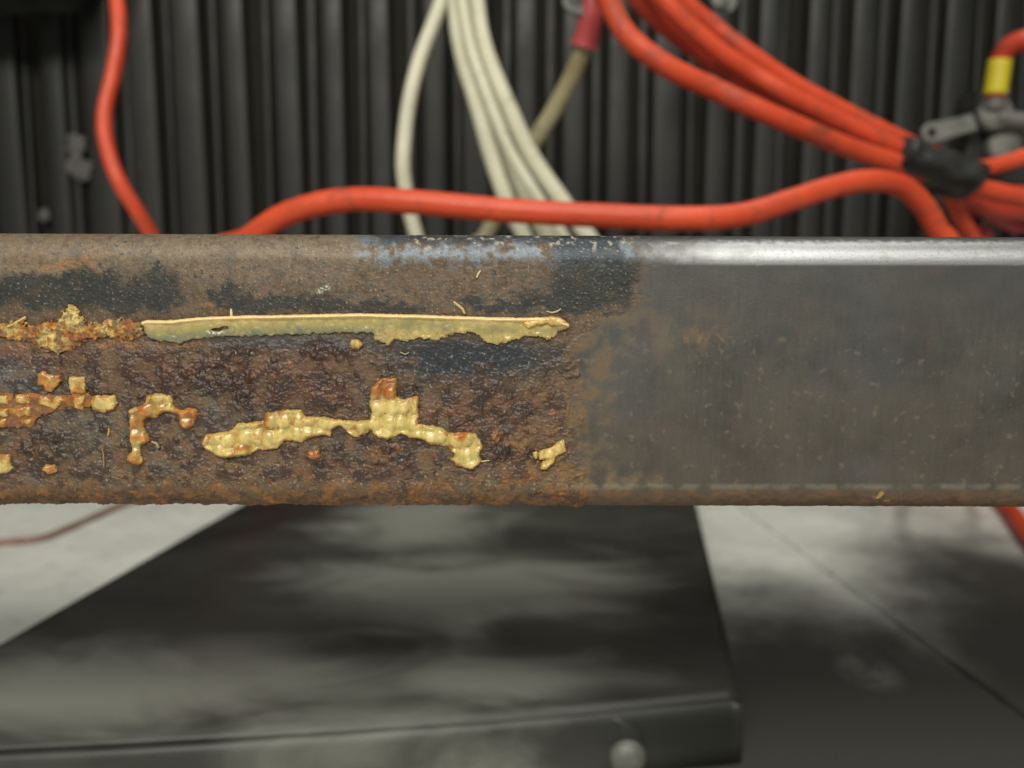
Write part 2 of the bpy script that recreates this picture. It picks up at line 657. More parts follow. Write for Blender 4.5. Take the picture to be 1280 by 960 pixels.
def tube_mesh(name, path, rad, mat, parent=None, seg=18, wob=0.012, seed=0):
    r_ = random.Random(seed)
    V, F = [], []
    T = (path[1] - path[0]).normalized()
    U = T.orthogonal().normalized()
    n = len(path)
    for i, p in enumerate(path):
        t = (path[min(i + 1, n - 1)] - path[max(i - 1, 0)]).normalized()
        U = (U - t * U.dot(t)).normalized()
        W = t.cross(U)
        ra = (rad(i / (n - 1)) if callable(rad) else rad) * (1 + r_.uniform(-wob, wob))
        for k_ in range(seg):
            a = 2 * math.pi * k_ / seg
            V.append(p + (U * math.cos(a) + W * math.sin(a)) * ra)
    for i in range(n - 1):
        for k_ in range(seg):
            F.append((i * seg + k_, i * seg + (k_ + 1) % seg, (i + 1) * seg + (k_ + 1) % seg, (i + 1) * seg + k_))
    F.append(tuple(range(seg))[::-1])
    F.append(tuple((n - 1) * seg + k_ for k_ in range(seg)))
    return mesh_obj(name, V, F, mat, parent)


def pxpath(pts):
    return [at(*p) for p in pts]


R = 0.0061
# cable hanging at the far left, running down behind the tube to the floor at the wall
c = tube_mesh('power_cable', spline(pxpath([(132, -110, 0.60), (143, -30, 0.59), (149, 40, 0.58), (141, 95, 0.575), (131, 140, 0.57), (133, 180, 0.565), (148, 225, 0.56), (172, 265, 0.565), (192, 300, 0.575), (225, 370, 0.60)]) +
                                    [Vector((-0.235, 0.66, 0.10)), Vector((-0.21, 0.74, 0.035)), Vector((-0.10, 0.770, 0.0085)), Vector((0.05, 0.772, 0.0085))]), 0.0052, M_RED, seed=1)
tag(c, 'single red cable hanging down at the left, behind the rusted end of the tube', 'cable', 'red cables')
# cable crossing just above the tube
c = tube_mesh('power_cable', spline([Vector((-0.16, 0.768, 0.024)), Vector((-0.21, 0.71, 0.06)), Vector((-0.215, 0.60, 0.105))] +
                                    pxpath([(245, 350, 0.47), (312, 297, 0.43), (362, 266, 0.42), (430, 250, 0.415), (510, 252, 0.41), (620, 262, 0.41), (740, 269, 0.41), (860, 273, 0.41), (930, 268, 0.415), (990, 250, 0.425), (1040, 234, 0.435), (1085, 226, 0.445), (1125, 232, 0.455), (1152, 255, 0.46), (1170, 285, 0.465), (1195, 340, 0.475)]) +
                                    [Vector((0.30, 0.54, 0.115)), Vector((0.35, 0.68, 0.065)), Vector((0.40, 0.765, 0.022)), Vector((0.50, 0.772, 0.0235))]), R, M_RED, seed=2)
tag(c, 'thick red cable arching sideways just above the top edge of the tube', 'cable', 'red cables')

# cream cables
WC = [
    ([(600, -140, 0.62), (571, -55, 0.615), (549, 10, 0.61), (526, 70, 0.605), (513, 120, 0.60), (506, 170, 0.60), (504, 212, 0.60), (511, 258, 0.605), (522, 300, 0.61), (535, 340, 0.62)], 0.0054,
     Vector((-0.10, 0.765, 0.0235)), 'single cream cable standing apart to the left of the other cream cables'),
    ([(566, -140, 0.61), (567, -50, 0.605), (570, 10, 0.60), (577, 65, 0.595), (599, 140, 0.59), (614, 195, 0.59), (633, 250, 0.59), (657, 300, 0.60), (675, 345, 0.62)], 0.0060,
     Vector((0.03, 0.764, 0.0235)), 'leftmost strand of the cream cable bundle, bent in a long curve'),
    ([(572, -140, 0.635), (576, -50, 0.63), (582, 10, 0.625), (592, 65, 0.62), (617, 140, 0.615), (635, 195, 0.615), (658, 250, 0.615), (686, 300, 0.62), (705, 345, 0.635)], 0.0064,
     Vector((0.06, 0.766, 0.0235)), 'cream cable in the back of the cream bundle, partly hidden by its neighbours'),
    ([(560, -140, 0.595), (570, -50, 0.59), (579, 10, 0.585), (590, 65, 0.58), (615, 135, 0.575), (638, 190, 0.575), (668, 240, 0.575), (707, 300, 0.585), (730, 345, 0.61)], 0.0042,
     Vector((0.09, 0.764, 0.023)), 'thinner bright cream cable lying on the front of the cream bundle'),
    ([(590, -140, 0.62), (592, -50, 0.615), (596, 10, 0.61), (607, 65, 0.60), (638, 140, 0.595), (664, 195, 0.595), (698, 245, 0.595), (738, 300, 0.60), (765, 345, 0.62)], 0.0064,
     Vector((0.12, 0.765, 0.0235)), 'rightmost cream cable of the bundle, palest of them'),
]
for i, (pts, rad, end, lab) in enumerate(WC):
    pts3 = pxpath(pts)
    q = pts3[-1]
    p = tube_mesh('cream_cable', spline(pts3 + [q.lerp(end, 0.45) + Vector((0, 0, 0.012)), end, end + Vector((0.05, 0.003, 0.0)), end + Vector((0.12, 0.003, 0))]), rad, M_WHITE, seed=10 + i)
    tag(p, lab, 'cable', 'cream cables')

# dirty cream cable with red sleeve and ring lug
root = empty('lugged_cable', at(735, 40, 0.60))
tag(root, 'dirty cream cable ending in a red sleeve and a ring lug', 'cable', 'cream cables')
e = Vector((-0.02, 0.766, 0.022))
tube_mesh('cable_jacket', spline(pxpath([(737, 25, 0.605), (732, 52, 0.61), (716, 92, 0.62), (692, 138, 0.63), (664, 184, 0.64), (638, 236, 0.645), (607, 296, 0.65), (590, 335, 0.66)]) + [Vector((-0.03, 0.72, 0.075)), e, e + Vector((-0.08, 0, 0))]), 0.0066, M_WHITE_DIRTY, root, seed=21)
sl = spline(pxpath([(741, -6, 0.602), (738, 22, 0.604), (733, 46, 0.608), (730, 58, 0.61)]), 8)
tube_mesh('red_sleeve', sl, lambda t: 0.0076 + 0.0026 * t + (0.0008 if t > 0.93 else 0), M_PINK, root, seed=22)


def ring_lug(name, c, rad, hole, thick, tail_to, mat, parent, nrm=(0, -1, 0)):
    """flat palm with a hole, running into a tail"""
    c = Vector(c)
    n_ = Vector(nrm).normalized()
    d = (Vector(tail_to) - c)
    d -= n_ * d.dot(n_)
    L = d.length
    d.normalize()
    s = n_.cross(d)
    bm = bmesh.new()
    N_ = 28
    outer, inner = [], []
    for i in range(N_):
        a = 2 * math.pi * i / N_
        x, y = math.cos(a), math.sin(a)
        ox, oy = x * rad, y * rad
        if x > 0.3:
            ox = max(ox, rad + (L - rad) * min(1, (x - 0.3) / 0.25))
            oy = (1 if y >= 0 else -1) * min(abs(y) * rad * 1.0 if x > 0.9 else rad * 0.80, rad * 0.80)
        outer.append(c + d * ox + s * oy)
        inner.append(c + d * x * hole + s * y * hole)
    fo = [bm.verts.new(p + n_ * thick / 2) for p in outer]
    fi = [bm.verts.new(p + n_ * thick / 2) for p in inner]
    bo = [bm.verts.new(p - n_ * thick / 2) for p in outer]
    bi = [bm.verts.new(p - n_ * thick / 2) for p in inner]
    for i in range(N_):
        j = (i + 1) % N_
        bm.faces.new((fo[i], fo[j], fi[j], fi[i]))
        bm.faces.new((bo[j], bo[i], bi[i], bi[j]))
        bm.faces.new((fo[j], fo[i], bo[i], bo[j]))
        bm.faces.new((fi[i], fi[j], bi[j], bi[i]))
    bmesh.ops.recalc_face_normals(bm, faces=bm.faces)
    me = bpy.data.meshes.new(name)
    bm.to_mesh(me)
    bm.free()
    me.materials.append(mat)
    o = bpy.data.objects.new(name, me)
    COL.objects.link(o)
    if parent:
        o.parent = parent
        o.matrix_parent_inverse = Matrix.Translation(-Vector(parent.location))
    bv = o.modifiers.new('bevel', 'BEVEL')
    bv.width = thick * 0.25
    bv.segments = 2
    return o


ring_lug('ring_lug', at(719, 2, 0.60), 0.0095, 0.0050, 0.0035, at(742, 12, 0.60), M_ZINC, root, nrm=(0.15, -1, 0.2))

# red bundle, taped together at the right
RB = [
    ([(690, -130, 0.46), (730, -50, 0.465), (759, 0, 0.47), (785, 45, 0.47), (834, 83, 0.47), (892, 111, 0.475), (930, 129, 0.475), (989, 155, 0.48), (1057, 183, 0.50), (1120, 204, 0.514), (1165, 219, 0.518), (1210, 232, 0.52), (1290, 250, 0.53), (1400, 275, 0.55)], 0.0060,
     'lowest red cable of the taped bundle, running out of it to the right'),
    ([(725, -130, 0.50), (768, -50, 0.505), (800, 0, 0.51), (838, 36, 0.515), (878, 66, 0.52), (914, 92, 0.52), (954, 120, 0.52), (1006, 146, 0.52), (1065, 175, 0.525), (1125, 200, 0.53), (1165, 216, 0.535), (1200, 245, 0.545), (1240, 262, 0.56), (1300, 268, 0.58), (1400, 280, 0.60)], 0.0062,
     'red cable in the shaded back of the taped bundle'),
    ([(760, -130, 0.485), (800, -45, 0.49), (830, 0, 0.49), (866, 37, 0.495), (900, 65, 0.50), (938, 90, 0.505), (975, 113, 0.505), (1023, 138, 0.51), (1075, 163, 0.515), (1125, 186, 0.52), (1165, 203, 0.525), (1187, 240, 0.535), (1200, 270, 0.545), (1216, 300, 0.555), (1240, 350, 0.58)], 0.0055,
     'middle red cable of the taped bundle, turning down behind the tube'),
    ([(790, -130, 0.51), (828, -40, 0.51), (856, 2, 0.515), (892, 33, 0.52), (938, 68, 0.52), (989, 103, 0.525), (1057, 140, 0.53), (1131, 177, 0.535), (1168, 194, 0.54), (1205, 210, 0.545), (1240, 208, 0.55), (1285, 194, 0.56), (1400, 150, 0.58)], 0.0055,
     'topmost red cable of the taped bundle, rising again to the right'),
]
RB.append(([(742, -130, 0.53), (783, -48, 0.53), (815, 0, 0.53), (853, 37, 0.535), (890, 66, 0.535), (926, 91, 0.535), (965, 116, 0.535), (1014, 141, 0.535), (1068, 167, 0.535), (1125, 193, 0.538), (1165, 212, 0.54), (1200, 232, 0.55), (1240, 240, 0.57), (1300, 243, 0.59), (1400, 250, 0.62)], 0.0055,
           'red cable between the upper strands of the taped bundle, mostly hidden'))
for i, (pts, rad, lab) in enumerate(RB):
    p3 = pxpath(pts)
    if i == 2:
        p3 += [Vector((0.42, 0.69, 0.075)), Vector((0.46, 0.765, 0.03)), Vector((0.55, 0.772, 0.0085))]
    p = tube_mesh('power_cable', spline(p3), rad, M_RED if i in (0, 2, 3) else M_RED_DULL, seed=30 + i)
    tag(p, lab, 'cable', 'red cables')

# black tape round the bundle
path = spline(pxpath([(1120, 192, 0.520), (1150, 204, 0.521), (1178, 214, 0.522), (1208, 225, 0.524)]), 6)
V, F = [], []
seg = 28
for i, p in enumerate(path):
    t = (path[min(i + 1, len(path) - 1)] - path[max(i - 1, 0)]).normalized()
    U = Vector((0, 1, 0))
    U = (U - t * U.dot(t)).normalized()
    W = t.cross(U)
    for k_ in range(seg):
        a = 2 * math.pi * k_ / seg
        w_ = 1 + 0.05 * math.sin(3 * a + i * 0.7) + (0.03 if (i // 3) % 2 else 0)
        V.append(p + (U * math.cos(a) * 0.0205 + W * math.sin(a) * (0.0112 + 0.0012 * i / len(path))) * w_)
for i in range(len(path) - 1):
    for k_ in range(seg):
        F.append((i * seg + k_, i * seg + (k_ + 1) % seg, (i + 1) * seg + (k_ + 1) % seg, (i + 1) * seg + k_))
F.append(tuple(range(seg))[::-1])
F.append(tuple((len(path) - 1) * seg + k_ for k_ in range(seg)))
tp = mesh_obj('tape_wrap', V, F, M_TAPE)
tag(tp, 'black tape wound round the red cable bundle', 'tape')

# small red tipped wires below the tape
for i, (pts, lab) in enumerate([
    ([(1300, 300, 0.60), (1268, 284, 0.595), (1248, 275, 0.59), (1236, 266, 0.585)], 'short red wire end poking out below the taped bundle, upper of two'),
    ([(1262, 340, 0.60), (1245, 315, 0.59), (1233, 298, 0.58), (1227, 288, 0.575)], 'short red wire end just above the tube at the right, lower of two')]):
    p3 = pxpath(pts)
    p3 = [p3[0] + Vector((0.03, 0.06, -0.10)), *p3]
    p = tube_mesh('wire_end', spline(p3), 0.0045, M_PINK, seed=50 + i)
    tag(p, lab, 'wire', 'short red wire ends')

# terminal block with lugs at the right edge
tb = empty('terminal_block', at(1232, 200, 0.66))
tag(tb, 'black terminal block with grey metal lugs and studs, right of the tape', 'connector')


def box(name, c, size, mat, parent, rot=(0, 0, 0), bevel=0.001):
    bm = bmesh.new()
    bmesh.ops.create_cube(bm, size=1.0)
    me = bpy.data.meshes.new(name)
    for v in bm.verts:
        v.co = Vector((v.co.x * size[0], v.co.y * size[1], v.co.z * size[2]))
    bmesh.ops.bevel(bm, geom=bm.edges[:], offset=bevel, segments=3, affect='EDGES')
    bm.to_mesh(me)
    bm.free()
    me.polygons.foreach_set('use_smooth', [False] * len(me.polygons))
    me.materials.append(mat)
    o = bpy.data.objects.new(name, me)
    COL.objects.link(o)
    if parent:
        o.parent = parent
        o.location = Vector(c) - Vector(parent.location)
    else:
        o.location = c
    o.rotation_euler = rot
    return o


D = 0.62
box('housing', at(1222, 168, D + 0.03), (0.030, 0.030, 0.060), M_BLACKPLASTIC, tb, (0, 0.12, 0.1), 0.003)
box('housing', at(1262, 195, D + 0.045), (0.050, 0.030, 0.050), M_BLACKPLASTIC, tb, (0, 0.05, 0.0), 0.003)
ring_lug('lug', at(1164, 167, D), 0.0082, 0.0033, 0.004, at(1222, 150, D), M_ZINC, tb, nrm=(0.05, -1, 0.25))
lathe('stud_nut', [(0.0105, 0), (0.0125, 0.001), (0.0125, 0.012), (0.011, 0.0135), (0.0, 0.0136)], at(1238, 148, D + 0.012), (-0.25, -1, 0.15), M_ZINC, tb, 12)
lathe('stud', [(0.0058, 0), (0.0060, 0.001), (0.0060, 0.046), (0.005, 0.048), (0, 0.0481)], at(1246, 147, D), (1, -0.1, -0.14), M_ZINC, tb, 20)
lathe('lower_nut', [(0.011, 0), (0.0125, 0.001), (0.0125, 0.011), (0.010, 0.0125), (0.0, 0.0126)], at(1247, 188, D + 0.016), (-0.1, -1, 0.2), M_ZINC, tb, 12)
lathe('sleeve_barrel', [(0.0085, 0), (0.009, 0.001), (0.009, 0.017), (0.0083, 0.018)], at(1240, 140, D + 0.004), at(1245, 112, D) - at(1240, 140, D), M_ZINC, tb, 20)
yc = empty('banded_cable', at(1246, 96, D))
tag(yc, 'red cable with a yellow band, curving in from the right edge above the studs', 'cable', 'red cables')
tube_mesh('cable_jacket', spline(pxpath([(1243, 122, D), (1247, 96, D), (1251, 74, D), (1262, 58, D - 0.005), (1283, 51, D - 0.012), (1310, 66, D - 0.02), (1350, 110, D - 0.02), (1400, 170, D - 0.01), (1500, 250, D), (1700, 330, D + 0.05)])), 0.0072, M_RED_DULL, yc, seed=60)
tube_mesh('yellow_band', spline(pxpath([(1243.5, 119, D), (1247, 96, D), (1250, 76, D)]), 8), 0.0082, M_YELLOW, yc, seed=61)

# small lug with bolt showing at the top edge
sb = empty('bolted_lug', at(902, 2, 0.66))
tag(sb, 'small grey bolted lug at the top edge above the red bundle', 'connector')
ring_lug('lug', at(905, 2, 0.66), 0.010, 0.004, 0.004, at(925, -40, 0.66), M_ZINC, sb, nrm=(0.2, -1, 0.3))
lathe('bolt_head', [(0.0075, 0), (0.008, 0.001), (0.008, 0.006), (0.007, 0.007), (0, 0.0071)], at(897, 4, 0.657), (0.1, -1, 0.2), M_ZINC, sb, 6)

# red cable on the floor at the right, thin wire on the floor at the left
pp = [onz(1225, 600, 0.0078), onz(1258, 632, 0.0078), onz(1285, 668, 0.0078), onz(1330, 720, 0.0078), onz(1400, 780, 0.0078), Vector((0.52, 0.36, 0.0078)), Vector((0.72, 0.30, 0.0078)), Vector((1.1, 0.33, 0.0078))]
c = tube_mesh('power_cable', spline(pp), 0.0074, M_RED, seed=70)
tag(c, 'red cable on the floor peeking out under the tube at the right', 'cable', 'red cables')
pp = [onz(-60, 686, 0.003), onz(0, 678, 0.003), onz(50, 673, 0.003), onz(85, 660, 0.003), onz(120, 645, 0.003), onz(165, 626, 0.003), onz(230, 605, 0.003)]
c = tube_mesh('thin_wire', spline(pp), 0.0028, M_WIRE, seed=71)
tag(c, 'thin faded brown wire lying on the pale floor at the left', 'wire')

# ------------------------------------------------------------------ the steel tube
TOPZ, BOTZ, DEPTH, RC = 0.2294, 0.1661, 0.061, 0.0062
ROLL = math.radians(0.21)
ctr = Vector((0, FACE + DEPTH / 2, (TOPZ + BOTZ) / 2))
tube = empty('steel_tube', ctr)
tube.rotation_euler = (0, ROLL, 0)
tag(tube, 'square steel tube, rusted with peeling yellow paint at left, bare grey at right', 'steel tube')
CR, SR = math.cos(ROLL), math.sin(ROLL)


def loc2photo(X, Yw, Z):
    """tube-local X,Z (offset from ctr), world Y -> photograph coordinates"""
    xw = X * CR + Z * SR
    zw = -X * SR + Z * CR + ctr.z
    f = Yw * CP - (zw - EYE) * SP
    return 640 + xw / f * FPX, 480 - (Yw * SP + (zw - EYE) * CP) / f * FPX


def photo2loc(px, py, y=FACE):
    u = (px - 640.0) / FPX
    v = -(py - 480.0) / FPX
    dy = CP + v * SP
    dz = -SP + v * CP
    t = y / dy
    xw, zw = u * t, EYE + dz * t - ctr.z
    return xw * CR - zw * SR, xw * SR + zw * CR


# profile (y offset, z offset, normal) starting at the top back
prof = []
h2, d2 = (TOPZ - BOTZ) / 2, DEPTH / 2


def arc(cy, cz, a0, a1, n_, last=False):
    for i in range(n_ + (1 if last else 0)):
        a = math.radians(a0 + (a1 - a0) * i / n_)
        prof.append((cy + RC * math.cos(a), cz + RC * math.sin(a), math.cos(a), math.sin(a)))


def run(p, q, n_, ny, nz):
    for i in range(n_):
        t = i / n_
        prof.append((p[0] + (q[0] - p[0]) * t, p[1] + (q[1] - p[1]) * t, ny, nz))


# angle measured in (y,z): front is 180 deg, top 90, bottom 270
run((d2 - RC, h2), (-d2 + RC, h2), 14, 0, 1)
arc(-d2 + RC, h2 - RC, 90, 180, 46)
run((-d2, h2 - RC), (-d2, -h2 + RC), 300, -1, 0)
arc(-d2 + RC, -h2 + RC, 180, 270, 36)
run((-d2 + RC, -h2), (d2 - RC, -h2), 12, 0, -1)
arc(d2 - RC, -h2 + RC, 270, 360, 6)
run((d2, -h2 + RC), (d2, h2 - RC), 6, 1, 0)
arc(d2 - RC, h2 - RC, 0, 90, 6)
prof = np.array(prof)
xs = np.concatenate([np.linspace(-0.6, -0.128, 60)[:-1], np.linspace(-0.128, 0.128, 1180), np.linspace(0.128, 0.6, 60)[1:]])
NP, NX = len(prof), len(xs)
arcl = np.concatenate([[0], np.cumsum(np.hypot(np.diff(prof[:, 0]), np.diff(prof[:, 1])))])
# photo coordinates of every vertex; hidden sides continue the pattern by arc length
X, PI_ = np.meshgrid(xs, np.arange(NP))
Y0, Z0 = prof[PI_, 0], prof[PI_, 1]
NY, NZ = prof[PI_, 2], prof[PI_, 3]
A = arcl[PI_] * 1000.0                        # mm round the tube
PX, _ = loc2photo(X, np.full_like(X, FACE), Z0)
_, PY = loc2photo(X, Y0 + ctr.y, Z0)
i_top = 14
i_bot = 14 + 46 + 300 + 36
top_ref = PY[i_top + 6]
for i in range(i_top + 6):
    PY[i] = top_ref - (A[i_top + 6] - A[i]) * 5.5
bot_ref = PY[i_bot - 10]
for i in range(i_bot - 10, NP):
    PY[i] = bot_ref + (A[i] - A[i_bot - 10]) * 5.5
U, W = X * 1000.0, A                          # mm coordinates for noise

n_big = fbm(U, W, 14.0, 5, 1)
n_mid = fbm(U, W, 4.5, 5, 7)
n_sm = fbm(U, W, 1.6, 4, 13)
n_fine = fbm(U, W, 0.55, 3, 21)
wx = PX + 16 * fbm(U, W, 5.0, 4, 31) + 5 * n_sm
wy = PY + 11 * fbm(U, W, 5.0, 4, 41) + 4 * fbm(U, W, 1.6, 3, 45)


def blob(cx, cy, rx, ry, soft=0.5):
    d = np.sqrt(((wx - cx) / rx) ** 2 + ((wy - cy) / ry) ** 2)
    return 1 - sstep(1 - soft, 1 + soft, d)


def rect(x0_, y0_, x1_, y1_, s=12.0):
    return sstep(x0_ - s, x0_ + s, wx) * (1 - sstep(x1_ - s, x1_ + s, wx)) * sstep(y0_ - s * .7, y0_ + s * .7, wy) * (1 - sstep(y1_ - s * .7, y1_ + s * .7, wy))


C = np.zeros(X.shape + (3,))
MET = np.zeros_like(X)
ROU = np.full_like(X, 0.6)
HGT = np.zeros_like(X)                         # mm outwards


def put(mask, col, met=None, rou=None):
    global C, MET, ROU
    m = np.clip(mask, 0, 1)
    C = C * (1 - m[..., None]) + np.asarray(col) * m[..., None]
    if met is not None:
        MET = MET * (1 - m) + met * m
    if rou is not None:
        ROU = ROU * (1 - m) + rou * m


# --- right: bare ground steel
brush = fbm(U * 5.0, W, 3.0, 4, 51)
steel = lin(90, 87, 83)
C[:] = steel
C *= (1 + 0.05 * brush + 0.09 * fbm(U * 9.0, W, 9.0, 3, 53) + 0.34 * n_big + 0.06 * n_mid + 0.05 * n_fine)[..., None]
MET[:] = 0.72
ROU[:] = 0.44 + 0.05 * n_mid
put(0.5 * (1 - sstep(335, 470, PY + 60 * n_big)), lin(92, 92, 92))
put(0.45 * sstep(430, 600, PY + 60 * n_big), lin(88, 78, 68), 0.6, 0.5)
put(0.35 * sstep(0.1, 0.7, fbm(U, W, 10, 4, 61)), lin(104, 90, 86))
put(0.35 * sstep(0.0, 0.7, fbm(U, W, 18, 4, 63)), lin(92, 94, 98))
put(0.45 * rect(700, 395, 905, 450, 25) * sstep(-0.3, 0.5, n_mid), lin(112, 94, 74), 0.35, 0.6)
put(0.55 * rect(860, 415, 910, 445, 14) * sstep(0.1, 0.6, n_sm), lin(140, 104, 72), 0.2, 0.7)
put(0.18 * sstep(0.6, 0.9, n_sm) * sstep(0.1, 0.5, n_mid) * (PX > 700) * (PY > 380), lin(150, 128, 98), 0.2, 0.7)
put(0.35 * sstep(0.35, 0.8, fbm(U, W, 2.4, 4, 67)) * sstep(395, 430, PY), lin(134, 118, 92), 0.3, 0.6)
# --- left: rusted part
edge = 802 - 86 * sstep(372, 432, PY + 16 * n_mid) + 25 * sstep(570, 640, PY)
edge = edge + 16 * n_mid + 9 * n_sm + 5 * n_fine - (12 - 22 * n_mid - 10 * n_sm) * (1 - sstep(325, 335, PY))
old = 1 - sstep(-14, 20, PX - edge + 12 * n_fine)
fade = 1 - sstep(-10, 95, PX - edge)           # brown haze beyond the edge
put(0.55 * fade * sstep(-0.5, 0.5, n_mid) * sstep(375, 395, PY), lin(112, 92, 66), 0.2, 0.62)
rust_base = lin(98, 79, 60)
put(old, rust_base, 0.12, 0.52)
C = np.where(old[..., None] > 0.5, C * (1 + 0.28 * n_sm + 0.25 * n_fine + 0.18 * n_mid)[..., None], C)
# many-coloured mottling
put(old * 0.6 * sstep(0.05, 0.45, fbm(U, W, 1.3, 4, 141)) * sstep(425, 440, PY), lin(112, 93, 78), 0.2, 0.4)
put(old * 0.5 * sstep(0.15, 0.5, fbm(U, W, 2.8, 5, 145)) * sstep(425, 440, PY), lin(106, 92, 62), 0.1, 0.45)
put(old * 0.5 * sstep(0.2, 0.5, fbm(U, W, 3.6, 5, 149)) * sstep(425, 440, PY), lin(118, 74, 42), 0.0, 0.5)
# purple-brown pits
put(old * 0.75 * sstep(-0.05, 0.45, fbm(U, W, 3.2, 5, 71)) * sstep(420, 445, PY), lin(68, 46, 38), 0.15, 0.30)
put(old * 0.55 * sstep(0.1, 0.5, fbm(U, W, 2.2, 5, 75)), lin(104, 84, 66), 0.1, 0.5)
put(old * 0.5 * sstep(0.15, 0.5, fbm(U, W, 6.0, 4, 79)) * sstep(440, 470, PY), lin(94, 90, 78), 0.2, 0.5)
# upper band: warm tan rust
put(old * 0.8 * rect(-400, 270, 470, 348, 18) * np.clip(0.65 + 0.5 * n_mid + 0.4 * n_sm, 0, 1), lin(128, 112, 94), 0.25, 0.48)
put(old * 0.6 * rect(230, 330, 700, 385, 18) * sstep(-0.5, 0.4, n_mid + 0.5 * n_sm), lin(112, 92, 76), 0.1, 0.6)
put(old * 0.4 * blob(75, 325, 60, 18) * sstep(-0.4, 0.4, n_sm), lin(136, 100, 72), 0.05, 0.7)
put(old * 0.55 * rect(-400, 300, 440, 350, 14) * sstep(0.0, 0.5, fbm(U, W, 3.4, 5, 191)), lin(92, 84, 78), 0.2, 0.5)
put(old * 0.5 * rect(250, 330, 700, 390, 14) * sstep(0.0, 0.5, fbm(U, W, 2.6, 5, 195)), lin(84, 82, 76), 0.2, 0.5)
# blue-black mill scale
scale_c = lin(58, 57, 55)
for b_ in [(60, 365, 90, 22), (-60, 372, 90, 24), (115, 358, 40, 26), (195, 362, 42, 30), (160, 380, 70, 14), (285, 372, 26, 18), (330, 380, 60, 12), (400, 380, 50, 12), (480, 384, 60, 9),
           (740, 355, 62, 34), (700, 375, 60, 18), (640, 385, 60, 8), (590, 378, 22, 10), (780, 340, 26, 34)]:
    bb = blob(*b_, 0.5)
    put(old * 0.9 * sstep(0.30, 0.95, bb + 0.40 * n_mid + 0.42 * n_sm + 0.32 * n_fine), scale_c * (1 + 0.25 * n_sm)[..., None], 0.3, 0.40)

put(old * 0.6 * blob(380, 428, 150, 9, 0.6), lin(72, 76, 82), 0.35, 0.4)
put(old * 0.5 * blob(12, 475, 40, 22, 0.5), lin(84, 92, 98), 0.3, 0.45)
put(old * 0.45 * blob(110, 545, 60, 30, 0.5), lin(92, 90, 80), 0.15, 0.5)
put(old * 0.4 * blob(300, 520, 70, 24, 0.6), lin(86, 84, 78), 0.15, 0.5)
# dark pitted patches
for b_ in [(300, 445, 26, 16), (410, 440, 30, 18), (310, 490, 40, 26), (390, 495, 60, 30), (620, 505, 70, 28), (130, 490, 16, 16), (480, 568, 32, 20), (60, 560, 40, 26), (640, 560, 50, 22), (230, 470, 80, 22), (500, 500, 24, 24)]:
    put(old * 0.7 * blob(*b_, 0.5), lin(56, 38, 28), 0.05, 0.27)
for b_ in [(230, 455, 70, 18), (370, 470, 80, 34), (600, 520, 80, 30), (60, 445, 60, 16), (430, 590, 90, 14)]:
    put(old * 0.55 * blob(*b_, 0.6) * sstep(-0.4, 0.3, n_mid + 0.5 * n_sm), lin(96, 56, 42), 0.05, 0.34)
put(old * 0.92 * blob(590, 448, 108, 26, 0.45), lin(56, 59, 63), 0.4, 0.33)
# top corner, middle part: bluish metal showing
put(old * 0.85 * rect(445, 290, 800, 331, 14) * sstep(-0.4, 0.35, n_mid + 0.6 * n_sm), lin(112, 115, 119), 0.6, 0.44)
put(old * 0.95 * rect(690, 285, 775, 330, 10), lin(62, 65, 69), 0.7, 0.30)
put(old * 0.6 * rect(470, 288, 780, 303, 5), lin(54, 62, 70), 0.5, 0.35)
put(0.8 * sstep(0.25, 0.5, n_sm) * rect(500, 290, 850, 312, 10), lin(160, 146, 124), 0.1, 0.8)
put(0.85 * rect(800, 288, 880, 303, 7) * sstep(-0.3, 0.2, n_sm), lin(58, 66, 76), 0.6, 0.35)
# ground top corner on the right: lamp highlight painted in as brighter steel
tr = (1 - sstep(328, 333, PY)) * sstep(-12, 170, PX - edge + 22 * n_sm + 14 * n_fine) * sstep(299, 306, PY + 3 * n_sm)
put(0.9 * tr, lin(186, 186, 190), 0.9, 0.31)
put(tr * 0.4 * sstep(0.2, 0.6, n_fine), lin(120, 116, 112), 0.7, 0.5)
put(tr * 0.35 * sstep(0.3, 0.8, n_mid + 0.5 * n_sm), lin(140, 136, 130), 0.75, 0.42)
# speckle of pale dust, and painted glints over the pitted rust
put(old * 0.7 * sstep(0.45, 0.8, n_fine) * (PY < 420), lin(150, 140, 118), 0.0, 0.7)
put(old * 0.5 * sstep(0.35, 0.7, fbm(U, W, 0.9, 3, 131)) * (PY < 420), lin(60, 58, 54), 0.1, 0.5)
put(old * 0.65 * sstep(0.45, 0.75, fbm(U, W, 0.7, 3, 91)) * sstep(420, 440, PY), lin(168, 150, 140), 0.1, 0.4)
put(0.8 * blob(403, 362, 10, 5, 0.7) * sstep(-0.1, 0.3, n_fine), lin(190, 182, 168), 0.0, 0.8)
# ochre zone next to the ground edge
put(old * 0.55 * rect(640, 480, 735, 620, 20) * sstep(-0.3, 0.5, n_mid), lin(118, 92, 56), 0.0, 0.7)
put(0.5 * rect(700, 430, 760, 600, 16) * sstep(-0.2, 0.5, n_mid), lin(110, 86, 58), 0.1, 0.65)
put(0.55 * rect(700, 590, 830, 614, 14) * sstep(-0.4, 0.4, n_mid), lin(122, 102, 72), 0.1, 0.65)
